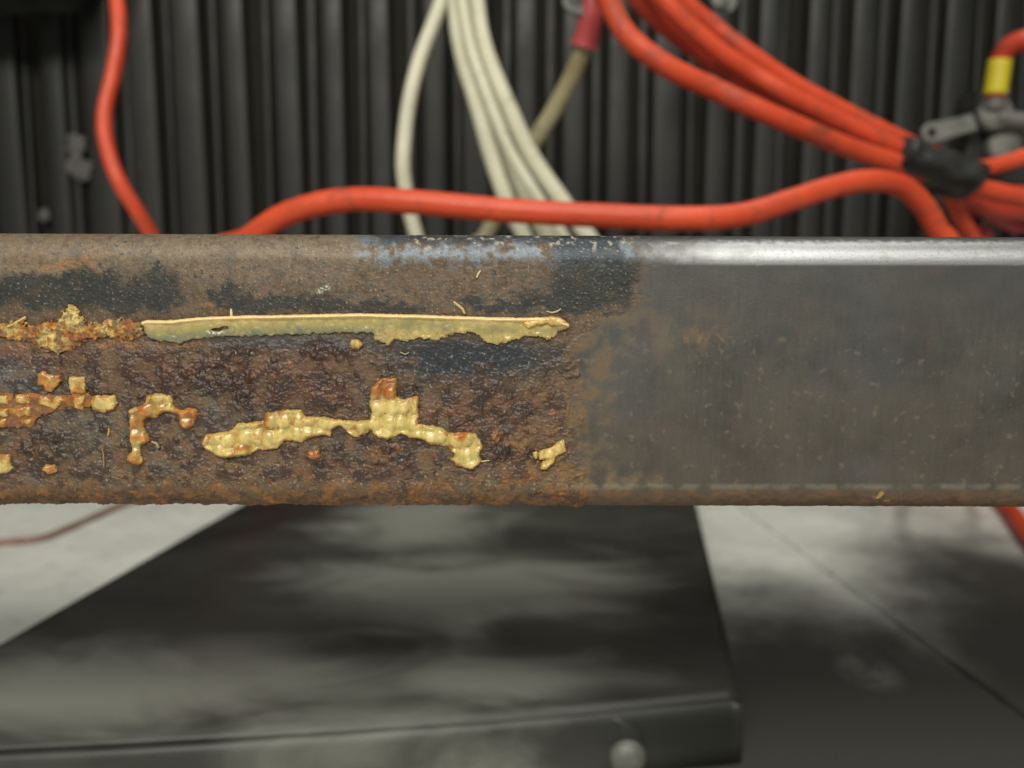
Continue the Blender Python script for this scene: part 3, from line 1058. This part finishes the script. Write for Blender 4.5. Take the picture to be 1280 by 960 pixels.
# orange fresh rust spots
for (cx_, cy_, rx_, ry_, s_) in [(620, 545, 22, 6, .6), (645, 553, 14, 6, .6), (618, 522, 9, 5, .6), (686, 516, 7, 6, .7), (628, 578, 9, 7, .7), (475, 566, 12, 8, .8), (498, 560, 7, 6, .8), (393, 568, 9, 8, .4), (355, 469, 5, 4, .3),
                                 (214, 604, 5, 3, .3), (360, 455, 6, 5, .6), (560, 515, 10, 6, .8), (40, 425, 30, 12, .8), (150, 424, 30, 9, .8), (225, 430, 30, 6, .8), (90, 330, 30, 8, .8), (270, 384, 14, 5, .8), (430, 605, 8, 5, .7), (340, 605, 10, 4, .6), (562, 606, 14, 5, .7), (650, 596, 14, 6, .8), (700, 560, 20, 10, .9)]:
    put(0.75 * blob(cx_, cy_, rx_, ry_, s_) * sstep(-0.3, 0.4, n_sm + 0.5 * n_fine), lin(146, 98, 48), 0.0, 0.4)
put(old * 0.6 * sstep(0.62, 0.85, fbm(U, W, 1.5, 4, 97)) * sstep(440, 500, PY), lin(132, 90, 48), 0.0, 0.45)
# bottom corner: brown rust along the whole length
bot = sstep(606, 620, PY + 5 * n_mid + 2 * n_sm)
put(bot * (0.75 + 0.20 * old), lin(92, 68, 48), 0.02, 0.65)
put(bot * (0.25 + 0.6 * old) * sstep(0.05, 0.5, n_mid), lin(128, 86, 42), 0.0, 0.6)
put(old * 0.5 * sstep(585, 600, PY + 6 * n_mid) * sstep(0.1, 0.5, fbm(U, W, 3.0, 4, 221)), lin(134, 90, 42), 0.0, 0.6)
put(bot * 0.5 * sstep(0.2, 0.5, fbm(U, W, 3.0, 4, 99)), lin(66, 50, 38), 0.0, 0.6)
put((bot * 0.4 * old * sstep(0.62, 0.8, n_sm)), lin(160, 126, 62), 0.0, 0.6)
put(0.8 * blob(1108, 620, 7, 5, .4), lin(176, 146, 84), 0, .6)
put(0.30 * sstep(603, 607, PY + n_sm) * (1 - sstep(609, 614, PY + n_sm)) * sstep(680, 760, PX) * sstep(-0.6, 0.2, n_mid), lin(140, 136, 122), 0.3, 0.5)

# raised scabs of old scale, dark purple-brown, with matte powdery rust between
scab_n = fbm(U, W, 4.2, 5, 211) + 0.25 * n_sm
scab = sstep(0.12, 0.24, scab_n) * old * sstep(428, 446, PY) * (1 - sstep(594, 608, PY)) * (1 - 0.9 * blob(590, 448, 108, 26, 0.45))
put(0.62 * scab, lin(66, 50, 47), 0.12, 0.30)
powder = sstep(0.05, 0.4, -scab_n) * old * sstep(428, 446, PY) * (1 - 0.95 * blob(590, 448, 112, 28, 0.45))
put(0.5 * powder, lin(112, 84, 60), 0.0, 0.75)
rimm = np.exp(-((scab_n - 0.12) / 0.05) ** 2) * old * sstep(440, 460, PY) * sstep(0.0, 0.5, n_big + 0.5 * n_mid)
put(0.55 * rimm, lin(142, 92, 44), 0.0, 0.5)
# blisters: dark glossy domes with an amber foot
wb, wbid = worley(U + 0.8 * n_sm, W + 0.8 * n_mid, 3.1, 77, 0.95)
bsel = ((wbid * 37) % 100 < 10) * old * sstep(430, 450, PY) * (1 - sstep(595, 606, PY))
dome_b = np.clip(1 - (wb / (0.18 + 0.22 * ((wbid * 53) % 97) / 97.0 + 0.16 * n_sm + 0.1 * n_fine)) ** 2, 0, 1) * bsel
put(0.35 * bsel * (1 - sstep(0.20, 0.65, wb + 0.25 * n_sm)) * sstep(-0.1, 0.4, n_mid), lin(118, 80, 42), 0.0, 0.5)
put(0.7 * sstep(0.05, 0.6, dome_b), lin(62, 47, 38), 0.1, 0.26)
# --- relief (mm)
rz = old * sstep(395, 440, PY)
amp = 0.06 + 0.15 * rz
n_ff = fbm(U, W, 0.42, 2, 171)
HGT += old * amp * (0.8 * n_sm + 0.9 * n_fine + 0.55 * n_ff)
w1, _ = worley(U + 0.3 * n_sm, W + 0.3 * n_mid, 1.5, 5, 0.9)
HGT += rz * 0.12 * (0.5 - w1) * sstep(-0.2, 0.4, n_mid)
HGT += rz * 0.30 * n_mid + rz * 0.35 * fbm(U, W, 7.0, 3, 201)
pits = sstep(0.25, 0.6, fbm(U, W, 2.6, 4, 103))
HGT -= rz * 0.22 * pits
for b_ in [(300, 445, 26, 16), (410, 440, 30, 18), (310, 490, 36, 24), (130, 490, 16, 16), (480, 568, 26, 18), (640, 555, 40, 18), (60, 560, 30, 20), (245, 470, 40, 18)]:
    HGT += old * blob(*b_, 0.6) * (0.28 + 0.55 * (0.55 - w1) + 0.3 * n_sm)
put_smooth = blob(590, 452, 105, 24, 0.5) * old
HGT *= (1 - 0.6 * put_smooth)
HGT += 0.42 * np.sqrt(dome_b) + 0.22 * scab
HGT *= 1 - 0.35 * powder
nick = (PY < 332) * (1 - old) * sstep(0.35, 0.7, fbm(U, W, 2.2, 3, 181))
HGT -= 0.07 * nick
HGT += (1 - old) * (0.002 * brush + 0.006 * n_fine)
HGT += bot * 0.10 * n_sm + bot * 0.10 * n_mid
HGT += old * (PY < 400) * 0.05 * (1 - sstep(0.2, 0.6, w1)) * sstep(0.1, 0.5, n_mid)
HGT *= (1 - 0.75 * (1 - sstep(326, 334, PY)))   # the rounded corner is smoother
sideways = np.abs(X) > 0.1285
HGT[sideways] *= 0.3
co = np.stack([X, Y0 + NY * HGT * 0.001, Z0 + NZ * HGT * 0.001], -1).reshape(-1, 3)
ii = np.arange(NP)
jj = np.arange(NX - 1)
I, J = np.meshgrid(ii, jj, indexing='ij')
I2 = (I + 1) % NP
quads = np.stack([I * NX + J, I2 * NX + J, I2 * NX + J + 1, I * NX + J + 1], -1).reshape(-1, 4)


# ------------------------------------------------------------------ paint remnants
PALE, CREAM, GREEN, AMBER, ORANGE, BROWN = lin(206, 180, 104), lin(228, 212, 156), lin(158, 152, 96), lin(184, 122, 42), lin(166, 86, 26), lin(104, 58, 28)


def seg_sdf(gx, gy, poly):
    d = np.full(gx.shape, 1e9)
    inside = np.zeros(gx.shape, bool)
    n_ = len(poly)
    for i in range(n_):
        x1, y1 = poly[i]
        x2, y2 = poly[(i + 1) % n_]
        ex, ey = x2 - x1, y2 - y1
        t = np.clip(((gx - x1) * ex + (gy - y1) * ey) / (ex * ex + ey * ey + 1e-9), 0, 1)
        d = np.minimum(d, np.hypot(gx - x1 - t * ex, gy - y1 - t * ey))
        c_ = ((y1 > gy) != (y2 > gy)) & (gx < (x2 - x1) * (gy - y1) / (y2 - y1 + 1e-12) + x1)
        inside ^= c_
    return np.where(inside, -d, d)


POLYS = []


def flake(name, poly, seed, thick=0.42, dome=0.35, cell=13.5, amber=0.3, amber_spots=(), holes=(), lip=None, g=0.9, rag=1.6, label=None, curl=0.25, jit=0.45, rnd=5.0, rough_h=0.0, crusty=False):
    poly = [tuple(map(float, p)) for p in poly]
    POLYS.append(poly)
    x_ = [p[0] for p in poly]
    y_ = [p[1] for p in poly]
    gx, gy = np.meshgrid(np.arange(min(x_) - 4, max(x_) + 4.1, g), np.arange(min(y_) - 4, max(y_) + 4.1, g))
    s = seg_sdf(gx, gy, poly)
    for _i in range(7):
        s_ = np.pad(s, 1, mode='edge')
        s = (s_[:-2, 1:-1] + s_[2:, 1:-1] + s_[1:-1, :-2] + s_[1:-1, 2:] + 2 * s) / 6.0
    if lip is not None:
        rag = rag * (0.30 + 0.70 * sstep(6, 14, gy - np.interp(gx, lip[0], lip[1])))
    s = s + rag * fbm(gx, gy, 7.0, 3, seed) + 0.5 * rag * fbm(gx, gy, 2.5, 2, seed + 5)
    for (hx, hy, hrx, hry) in holes:
        s = np.maximum(s, (1 - np.hypot((gx - hx) / hrx, (gy - hy) / hry)) * min(hrx, hry))
    sy, sx = np.gradient(s, g)
    keepv = s < 0.75 * g
    q = keepv[:-1, :-1] & keepv[1:, :-1] & keepv[:-1, 1:] & keepv[1:, 1:]
    anyin = (s[:-1, :-1] < 0) | (s[1:, :-1] < 0) | (s[:-1, 1:] < 0) | (s[1:, 1:] < 0)
    q &= anyin
    if not q.any():
        return None
    gl = np.hypot(sx, sy) + 1e-6
    mv = np.where(s > 0, np.minimum(s, g), 0)
    vx, vy = gx - sx / gl * mv, gy - sy / gl * mv
    e = np.maximum(-s, 0)
    w_, wid = worley(gx + 2.5 * fbm(gx, gy, 30, 2, seed + 2), gy * 0.86 + 2.0 * fbm(gx, gy, 40, 2, seed + 12), cell, seed, jit)
    dm = np.clip(1 - (w_ / 0.62) ** 2, 0, 1)
    h = thick * (0.10 + 0.90 * np.sqrt(np.clip(1 - (1 - np.clip(e / rnd, 0, 1)) ** 2, 0, 1)))
    h += dome * dm * np.clip(e / 3.0, 0.25, 1)
    h += 0.14 * fbm(gx, gy, 18, 2, seed + 3) * np.clip(e / 4, 0, 1) + rough_h * np.abs(fbm(gx, gy, 11, 3, seed + 4)) * np.clip(e / 3, 0, 1)
    # film edge lifts off the metal here and there
    h += curl * np.exp(-e / 3.0) * sstep(0.0, 0.5, fbm(gx, gy, 20, 3, seed + 6))
    cr, sr = np.clip(1 - dm, 0, 1), None
    nn = fbm(gx, gy, 12, 4, seed + 7)
    n2 = fbm(gx, gy, 3.0, 3, seed + 8)
    col = PALE * np.ones(gx.shape + (1,))
    col = col * (1 + 0.10 * n2 + 0.08 * nn)[..., None]

    def mixc(m, c_):
        nonlocal col
        m = np.clip(m, 0, 1)[..., None]
        col = col * (1 - m) + c_ * m
    mixc(0.55 * sstep(0.0, 0.5, -nn), GREEN)
    mixc(0.5 * dm * sstep(-0.2, 0.4, nn), CREAM)
    n40 = fbm(gx, gy, 42, 3, seed + 27)
    am = amber + 0.9 * nn + 0.25 * n2 + 0.7 * n40
    h += 0.30 * n40 * np.clip(e / 4, 0, 1)
    for (ax, ay, ar, aw) in amber_spots:
        am = am + aw * np.exp(-((gx - ax) ** 2 + (gy - ay) ** 2) / (ar * ar))
    mixc(0.85 * sstep(0.55, 1.0, am), AMBER)
    mixc(0.8 * sstep(0.95, 1.5, am), ORANGE)
    mixc(0.85 * np.exp(-e / 2.2) * sstep(-0.5, 0.2, nn), AMBER)
    mixc(0.5 * np.exp(-e / 1.2) * sstep(-0.2, 0.4, n2), BROWN)
    mixc(0.55 * cr * sstep(0.1, 0.8, am), BROWN)
    mixc(0.45 * sstep(0.55, 0.95, cr) * sstep(-0.4, 0.3, n2), lin(168, 132, 62))
    mixc(0.35 * sstep(0.6, 0.85, fbm(gx, gy, 2.2, 3, seed + 9)), lin(138, 108, 62))
    if crusty:
        mixc(0.8 * sstep(-0.1, 0.35, fbm(gx, gy, 10, 4, seed + 15) + 0.25 * am - 0.15), lin(108, 78, 58))
        mixc(0.5 * sstep(0.1, 0.5, fbm(gx, gy, 5, 3, seed + 19)), lin(84, 62, 50))
    if lip is not None:
        yt = np.interp(gx, lip[0], lip[1])
        dist = gy - yt
        h += (0.85 + 0.25 * n40) * np.exp(-((dist - 2.4) / 2.8) ** 2) + 0.10 * sstep(10, 20, dist) * sstep(0, 0.4, nn)
        mixc(0.8 * sstep(3, 7, dist) * (1 - 0.5 * sstep(0.1, 0.6, nn)), lin(160, 146, 90))
        mixc(0.6 * sstep(5, 12, dist) * sstep(0.0, 0.5, n40 + 0.4 * nn), lin(112, 112, 88))
        mixc(0.95 * np.exp(-((dist - 2.2) / 3.6) ** 2) * (1 - 0.4 * sstep(0.3, 0.7, n2)), lin(236, 206, 148))  # lit upper edge of the lip, painted in as a paler line
        mixc(0.85 * sstep(7, 24, dist) * sstep(-0.8, 0.1, nn) * (1 - sstep(440, 500, gx)), lin(104, 110, 92))
        mixc(0.5 * sstep(7, 18, dist) * sstep(-0.2, 0.4, -nn) * sstep(440, 500, gx), lin(124, 124, 92))
        mixc(0.5 * sstep(14, 24, dist) * sstep(-0.4, 0.3, n2) * (gx > 470), lin(206, 176, 96))
        mixc(0.5 * sstep(0.35, 0.7, n2) * (dist > 5), lin(126, 104, 58))
    lx, lz = photo2loc(vx, vy)
    hy_ = -d2 - (h + 0.10) * 0.001
    idx = -np.ones(gx.shape, int)
    used = np.zeros(gx.shape, bool)
    used[:-1, :-1] |= q
    used[1:, :-1] |= q
    used[:-1, 1:] |= q
    used[1:, 1:] |= q
    idx[used] = np.arange(used.sum())
    top = np.stack([lx[used], hy_[used], lz[used]], -1)
    colv = col[used]
    Q = np.stack([idx[:-1, :-1][q], idx[1:, :-1][q], idx[1:, 1:][q], idx[:-1, 1:][q]], -1)
    # skirt
    ed = np.concatenate([Q[:, [0, 1]], Q[:, [1, 2]], Q[:, [2, 3]], Q[:, [3, 0]]])
    key = set(map(tuple, ed.tolist()))
    bd = np.array([e_ for e_ in key if (e_[1], e_[0]) not in key])
    nv = len(top)
    bvs = np.unique(bd)
    mp = -np.ones(nv, int)
    mp[bvs] = nv + np.arange(len(bvs))
    low = top[bvs].copy()
    low[:, 1] = -d2 + 0.00025
    skirt = np.stack([bd[:, 1], bd[:, 0], mp[bd[:, 0]], mp[bd[:, 1]]], -1)
    co_ = np.concatenate([top, low])
    colv = np.concatenate([colv, colv[bvs] * 0.9])
    surf = np.zeros_like(colv)
    surf[:, 1] = 0.62 if crusty else 0.38
    surf[:, 2] = 1.0
    o_ = np_mesh(name, co_, np.concatenate([Q, skirt]), M_CRUST if crusty else M_PAINT, tube, {'Col': np.clip(colv, 0.01, 0.85), 'Surf': surf})
    if label:
        o_['label'] = label
    return o_


strip_top = ([178, 185, 215, 250, 300, 400, 450, 520, 600, 660, 690, 711], [402, 400, 400, 396.5, 394.5, 392.5, 391.5, 393, 396, 397, 396, 404])
strip = list(zip(*strip_top)) + [(711, 409), (700, 414), (690, 424), (685, 426), (678, 421), (660, 420), (640, 426), (622, 431), (607, 428), (600, 420), (588, 416), (570, 417), (555, 422), (545, 426), (535, 424), (520, 422), (510, 427),
                                 (495, 425), (485, 431), (478, 428), (468, 425), (466, 416), (440, 416), (400, 417), (340, 419), (280, 421), (240, 424), (225, 428), (199, 426), (184, 420)]
flake('paint_strip', strip, 3, thick=0.38, dome=0.22, cell=15, amber=0.10, amber_spots=[(690, 415, 14, .7), (625, 428, 10, .6), (490, 430, 10, .4), (185, 410, 9, .2), (230, 397, 20, .5)], lip=strip_top, rag=2.2, curl=0.3,
      holes=[(272, 412, 8, 2.0), (281, 410, 6, 2.2)], label='long straight strip of yellow paint with a bright raised top edge')
bigA = [(251.6, 556), (258, 542), (288, 539), (298, 529), (330, 526), (332, 516), (358.6, 512), (378, 512), (382, 521), (405.5, 521), (421, 523.6), (450, 526), (463, 523.6), (464, 513), (461.5, 505.4), (463, 497.6), (464, 484), (476, 473),
        (497, 471.6), (495.4, 495), (503, 500), (512, 496), (524, 495), (522.7, 529), (552.5, 534), (563, 542), (577, 539), (595.5, 542), (604.6, 557.5), (598, 569), (603, 578), (590, 587.5), (569.5, 581), (563, 573), (569.5, 569), (559, 557.5),
        (538, 555), (525, 548), (512, 547), (502, 542), (486, 549), (473, 547), (463, 537), (457.6, 542), (444.6, 547), (434, 541), (426, 532), (416, 537), (413, 547), (408, 543), (387, 546), (377, 553.6), (364, 550), (357, 550), (348, 560),
        (330, 563), (327, 561), (311.5, 569), (294.5, 570.5), (277.6, 572), (262, 564)]
flake('paint_flake', bigA, 12, thick=0.48, dome=0.95, cell=16.5, amber=0.22, amber_spots=[(480, 482, 15, 1.7), (335, 518, 14, .6), (265, 545, 12, .7), (520, 505, 9, .6), (575, 541, 12, .8), (566, 578, 9, .5)], rag=1.1,
      label='largest wavy flake of pale yellow paint with an orange tab on top')
arch = [(161.7, 512), (176, 507), (183, 503), (184, 494), (197, 491), (215, 494), (219, 508), (228, 513), (236, 509), (246, 510.6), (250, 518.4), (240, 534), (233, 537), (225.5, 531.5), (224, 519), (215, 515), (206, 514), (195.6, 522), (181, 522), (181, 535),
        (189, 550), (176, 557.5), (176, 567), (180.7, 578), (171, 582), (160, 577), (160, 569), (166, 564), (162.5, 550), (163, 526)]
flake('paint_flake', arch, 21, thick=0.5, dome=0.8, cell=16, amber=0.68, amber_spots=[(240, 520, 14, .6), (170, 575, 16, .7)], rag=0.9, label='arch shaped amber paint flake standing on a thin leg')
D_ = [(672, 564), (687, 559), (705, 548), (708, 564), (694, 570.5), (693, 578), (682, 587.5), (674, 586), (677, 578), (687, 574), (674, 574)]
flake('paint_flake', D_, 33, thick=0.7, dome=0.5, cell=11, amber=-0.4, rag=0.7, curl=0.7, label='small pale flake curling up at the right end')
flake('paint_flake', [(652, 405), (659, 400), (676, 397), (692, 394), (705, 399), (711, 406), (698, 409), (684, 405), (670, 407), (661, 412)], 41, thick=1.25, dome=0.4, cell=12, amber=-0.5, rag=1.0, curl=0.5,
      label='crumpled pale curl of paint on the right tip of the strip')
# thin brown film that ties the left-hand grid together
flake('paint_film', [(-30, 491), (40, 490), (48, 493), (80, 492), (92, 490), (112, 492), (120, 500), (112, 509), (86, 508), (70, 514), (44, 522), (44, 533), (-30, 537)], 301, thick=0.14, dome=0.12, cell=15, amber=1.7, rag=2.6, curl=0.1, rough_h=0.12, crusty=True)
small = [
    ([(48, 466), (55, 463), (62, 468), (77, 469), (77, 477), (69, 487), (59, 491), (56, 482), (47, 482)], 0.95),
    ([(49, 494), (78, 494), (82, 500), (70, 512), (48, 505)], 0.75),
    ([(86, 470), (107, 471.5), (109, 492), (90, 492)], 0.9),
    ([(92, 495), (108, 494), (104, 508), (108, 514.5), (96, 511), (93, 504)], 0.7),
    ([(118, 494), (144, 493.5), (148, 504), (142, 512), (130, 516), (117, 512), (112, 503)], 0.4),
    ([(20, 493), (39, 492), (39, 504), (21, 505)], 0.75), ([(20, 509), (39, 508), (40, 520), (22, 521)], 0.6), ([(27, 524), (42, 523), (40, 530), (28, 531)], 0.8),
    ([(-4, 494), (12, 493), (12, 505), (-4, 506)], 0.75), ([(-5, 511), (12, 509), (12, 520), (-5, 521)], 0.5), ([(-5, 524), (11, 523), (9, 534), (-5, 535)], 0.7),
    ([(-24, 495), (-9, 494), (-9, 506), (-24, 507)], 0.7), ([(-24, 511), (-9, 510), (-9, 521), (-24, 522)], 0.6),
    ([(-10, 568), (13, 567), (17, 586), (10, 592.6), (-10, 591)], 0.5),
    ([(53, 586), (57, 581), (69, 580), (74, 589), (62, 592.6)], 1.0),
    ([(438, 424), (451, 424), (453, 432), (448, 437), (439, 436)], 0.3),
    ([(385, 563), (399, 562), (402, 571), (394, 575), (386, 572)], 1.3),
    ([(666, 566), (671, 564), (673, 572), (668, 575)], -0.2),
]
for i, (pl, am) in enumerate(small):
    flake('paint_flake', pl, 200 + 11 * i, thick=0.62, dome=0.35, cell=17, amber=am + 0.12, rag=1.2, g=0.7, rnd=6.5)
# crusty torn paint at the far left
crust = [(-20, 402), (10, 404), (24, 398), (34, 396), (30, 404), (44, 408), (55, 400), (72, 400), (80, 390), (88, 382), (97, 384), (101, 393), (112, 405), (128, 405), (138, 398), (160, 399), (176, 404), (182, 418), (165, 423), (132, 421), (108, 426), (88, 440), (58, 439), (48, 430), (20, 424), (-20, 420)]
flake('paint_crust', crust, 77, thick=0.22, dome=0.0, cell=9, amber=1.15, rag=5.0, curl=0.4, rough_h=0.8, crusty=True,
      amber_spots=[(90, 392, 14, -1.3), (105, 402, 12, -0.9), (60, 415, 16, -0.6), (135, 408, 14, -0.6)], label='torn crumbly crust of rust stained paint at the far left')


# loose slivers and rust nodules on the face
def sliver(pts, wid, colr, lift=0.5):
    co_, fa = [], []
    n_ = len(pts)
    for i, (a_, b_) in enumerate(pts):
        x1, y1 = pts[max(i - 1, 0)]
        x2, y2 = pts[min(i + 1, n_ - 1)]
        L = math.hypot(x2 - x1, y2 - y1)
        nx, ny = -(y2 - y1) / L, (x2 - x1) / L
        w_ = wid * (0.35 + 0.65 * math.sin(math.pi * (i + 0.6) / (n_ + 0.2)))
        for sgn in (-1, 0, 1):
            lx, lz = photo2loc(a_ + nx * w_ * sgn, b_ + ny * w_ * sgn)
            co_.append((lx, -d2 - 0.001 * (lift * (0.4 + 0.6 * i / n_) + (0.25 if sgn == 0 else 0)), lz))
        for sgn in (-1, 1):
            lx, lz = photo2loc(a_ + nx * w_ * sgn, b_ + ny * w_ * sgn)
            co_.append((lx, -d2 + 0.0001, lz))
    for i in range(n_ - 1):
        a, b = i * 5, (i + 1) * 5
        fa += [(a, b, b + 1, a + 1), (a + 1, b + 1, b + 2, a + 2), (a + 3, b + 3, b, a), (a + 2, b + 2, b + 4, a + 4)]
    co_, fa = np.array(co_), np.array(fa)
    cl = np.tile(np.asarray(colr), (len(co_), 1))
    sf = np.zeros_like(cl)
    sf[:, 1] = 0.5
    return np_mesh('paint_sliver', co_, fa, M_PAINT, tube, {'Col': cl, 'Surf': sf})


for pts, wd, cl in [([(289, 386), (289.5, 391), (290, 397)], 1.6, lin(226, 206, 150)),
                    ([(567, 377), (573, 382), (578, 386), (581, 392)], 1.8, lin(190, 164, 116)),
                    ([(601, 338), (598, 342), (596, 347)], 1.4, lin(200, 184, 150)),
                    ([(683, 389), (690, 391), (697, 389), (701, 386)], 1.2, lin(176, 158, 124)),
                    ([(136, 533), (137, 538), (136, 544)], 1.3, lin(186, 150, 70)),
                    ([(128, 560), (130, 568), (131, 582)], 0.9, lin(150, 126, 70)),
                    ([(10, 408), (20, 404), (34, 396)], 2.0, lin(200, 180, 120)),
                    ([(600, 577), (606, 576), (612, 575)], 0.8, lin(190, 170, 120)),
                    ([(500, 440), (507, 443), (512, 440)], 0.9, lin(150, 140, 120)),
                    ([(190, 552), (196, 554), (199, 560)], 2.0, lin(140, 118, 80))]:
    sliver(pts, wd, cl)

# ------------------------------------------------------------------ tube body, with rust that has crept out from under the paint edges
for pl in POLYS:
    x_ = [p[0] for p in pl]
    y_ = [p[1] for p in pl]
    sel = (PX > min(x_) - 14) & (PX < max(x_) + 14) & (PY > min(y_) - 14) & (PY < max(y_) + 14)
    if not sel.any():
        continue
    sd_ = seg_sdf(PX[sel], PY[sel], pl) + 4 * n_sm[sel] + 3 * n_mid[sel]
    m = 0.8 * (1 - sstep(0, 8, sd_)) * sstep(-0.35, 0.35, n_mid[sel] + 0.4 * n_sm[sel])
    C[sel] = C[sel] * (1 - m[:, None]) + lin(74, 50, 36) * m[:, None]
# stronger tonal contrast in the rusted part
ref = lin(92, 76, 62)
Cc = ref * np.maximum(C / ref, 1e-3) ** 1.28 * 0.86
lum = Cc.mean(-1, keepdims=True)
Cc = lum + (Cc - lum) * 0.98
C = C * (1 - old[..., None]) + Cc * old[..., None]
C = np.clip(C, 0.004, 0.9)
body = np_mesh('tube_body', co, quads, M_TUBE, tube, {'Col': C.reshape(-1, 3), 'Surf': np.stack([MET, np.clip(ROU, .15, 1), 0.25 + 0.75 * old], -1).reshape(-1, 3)})
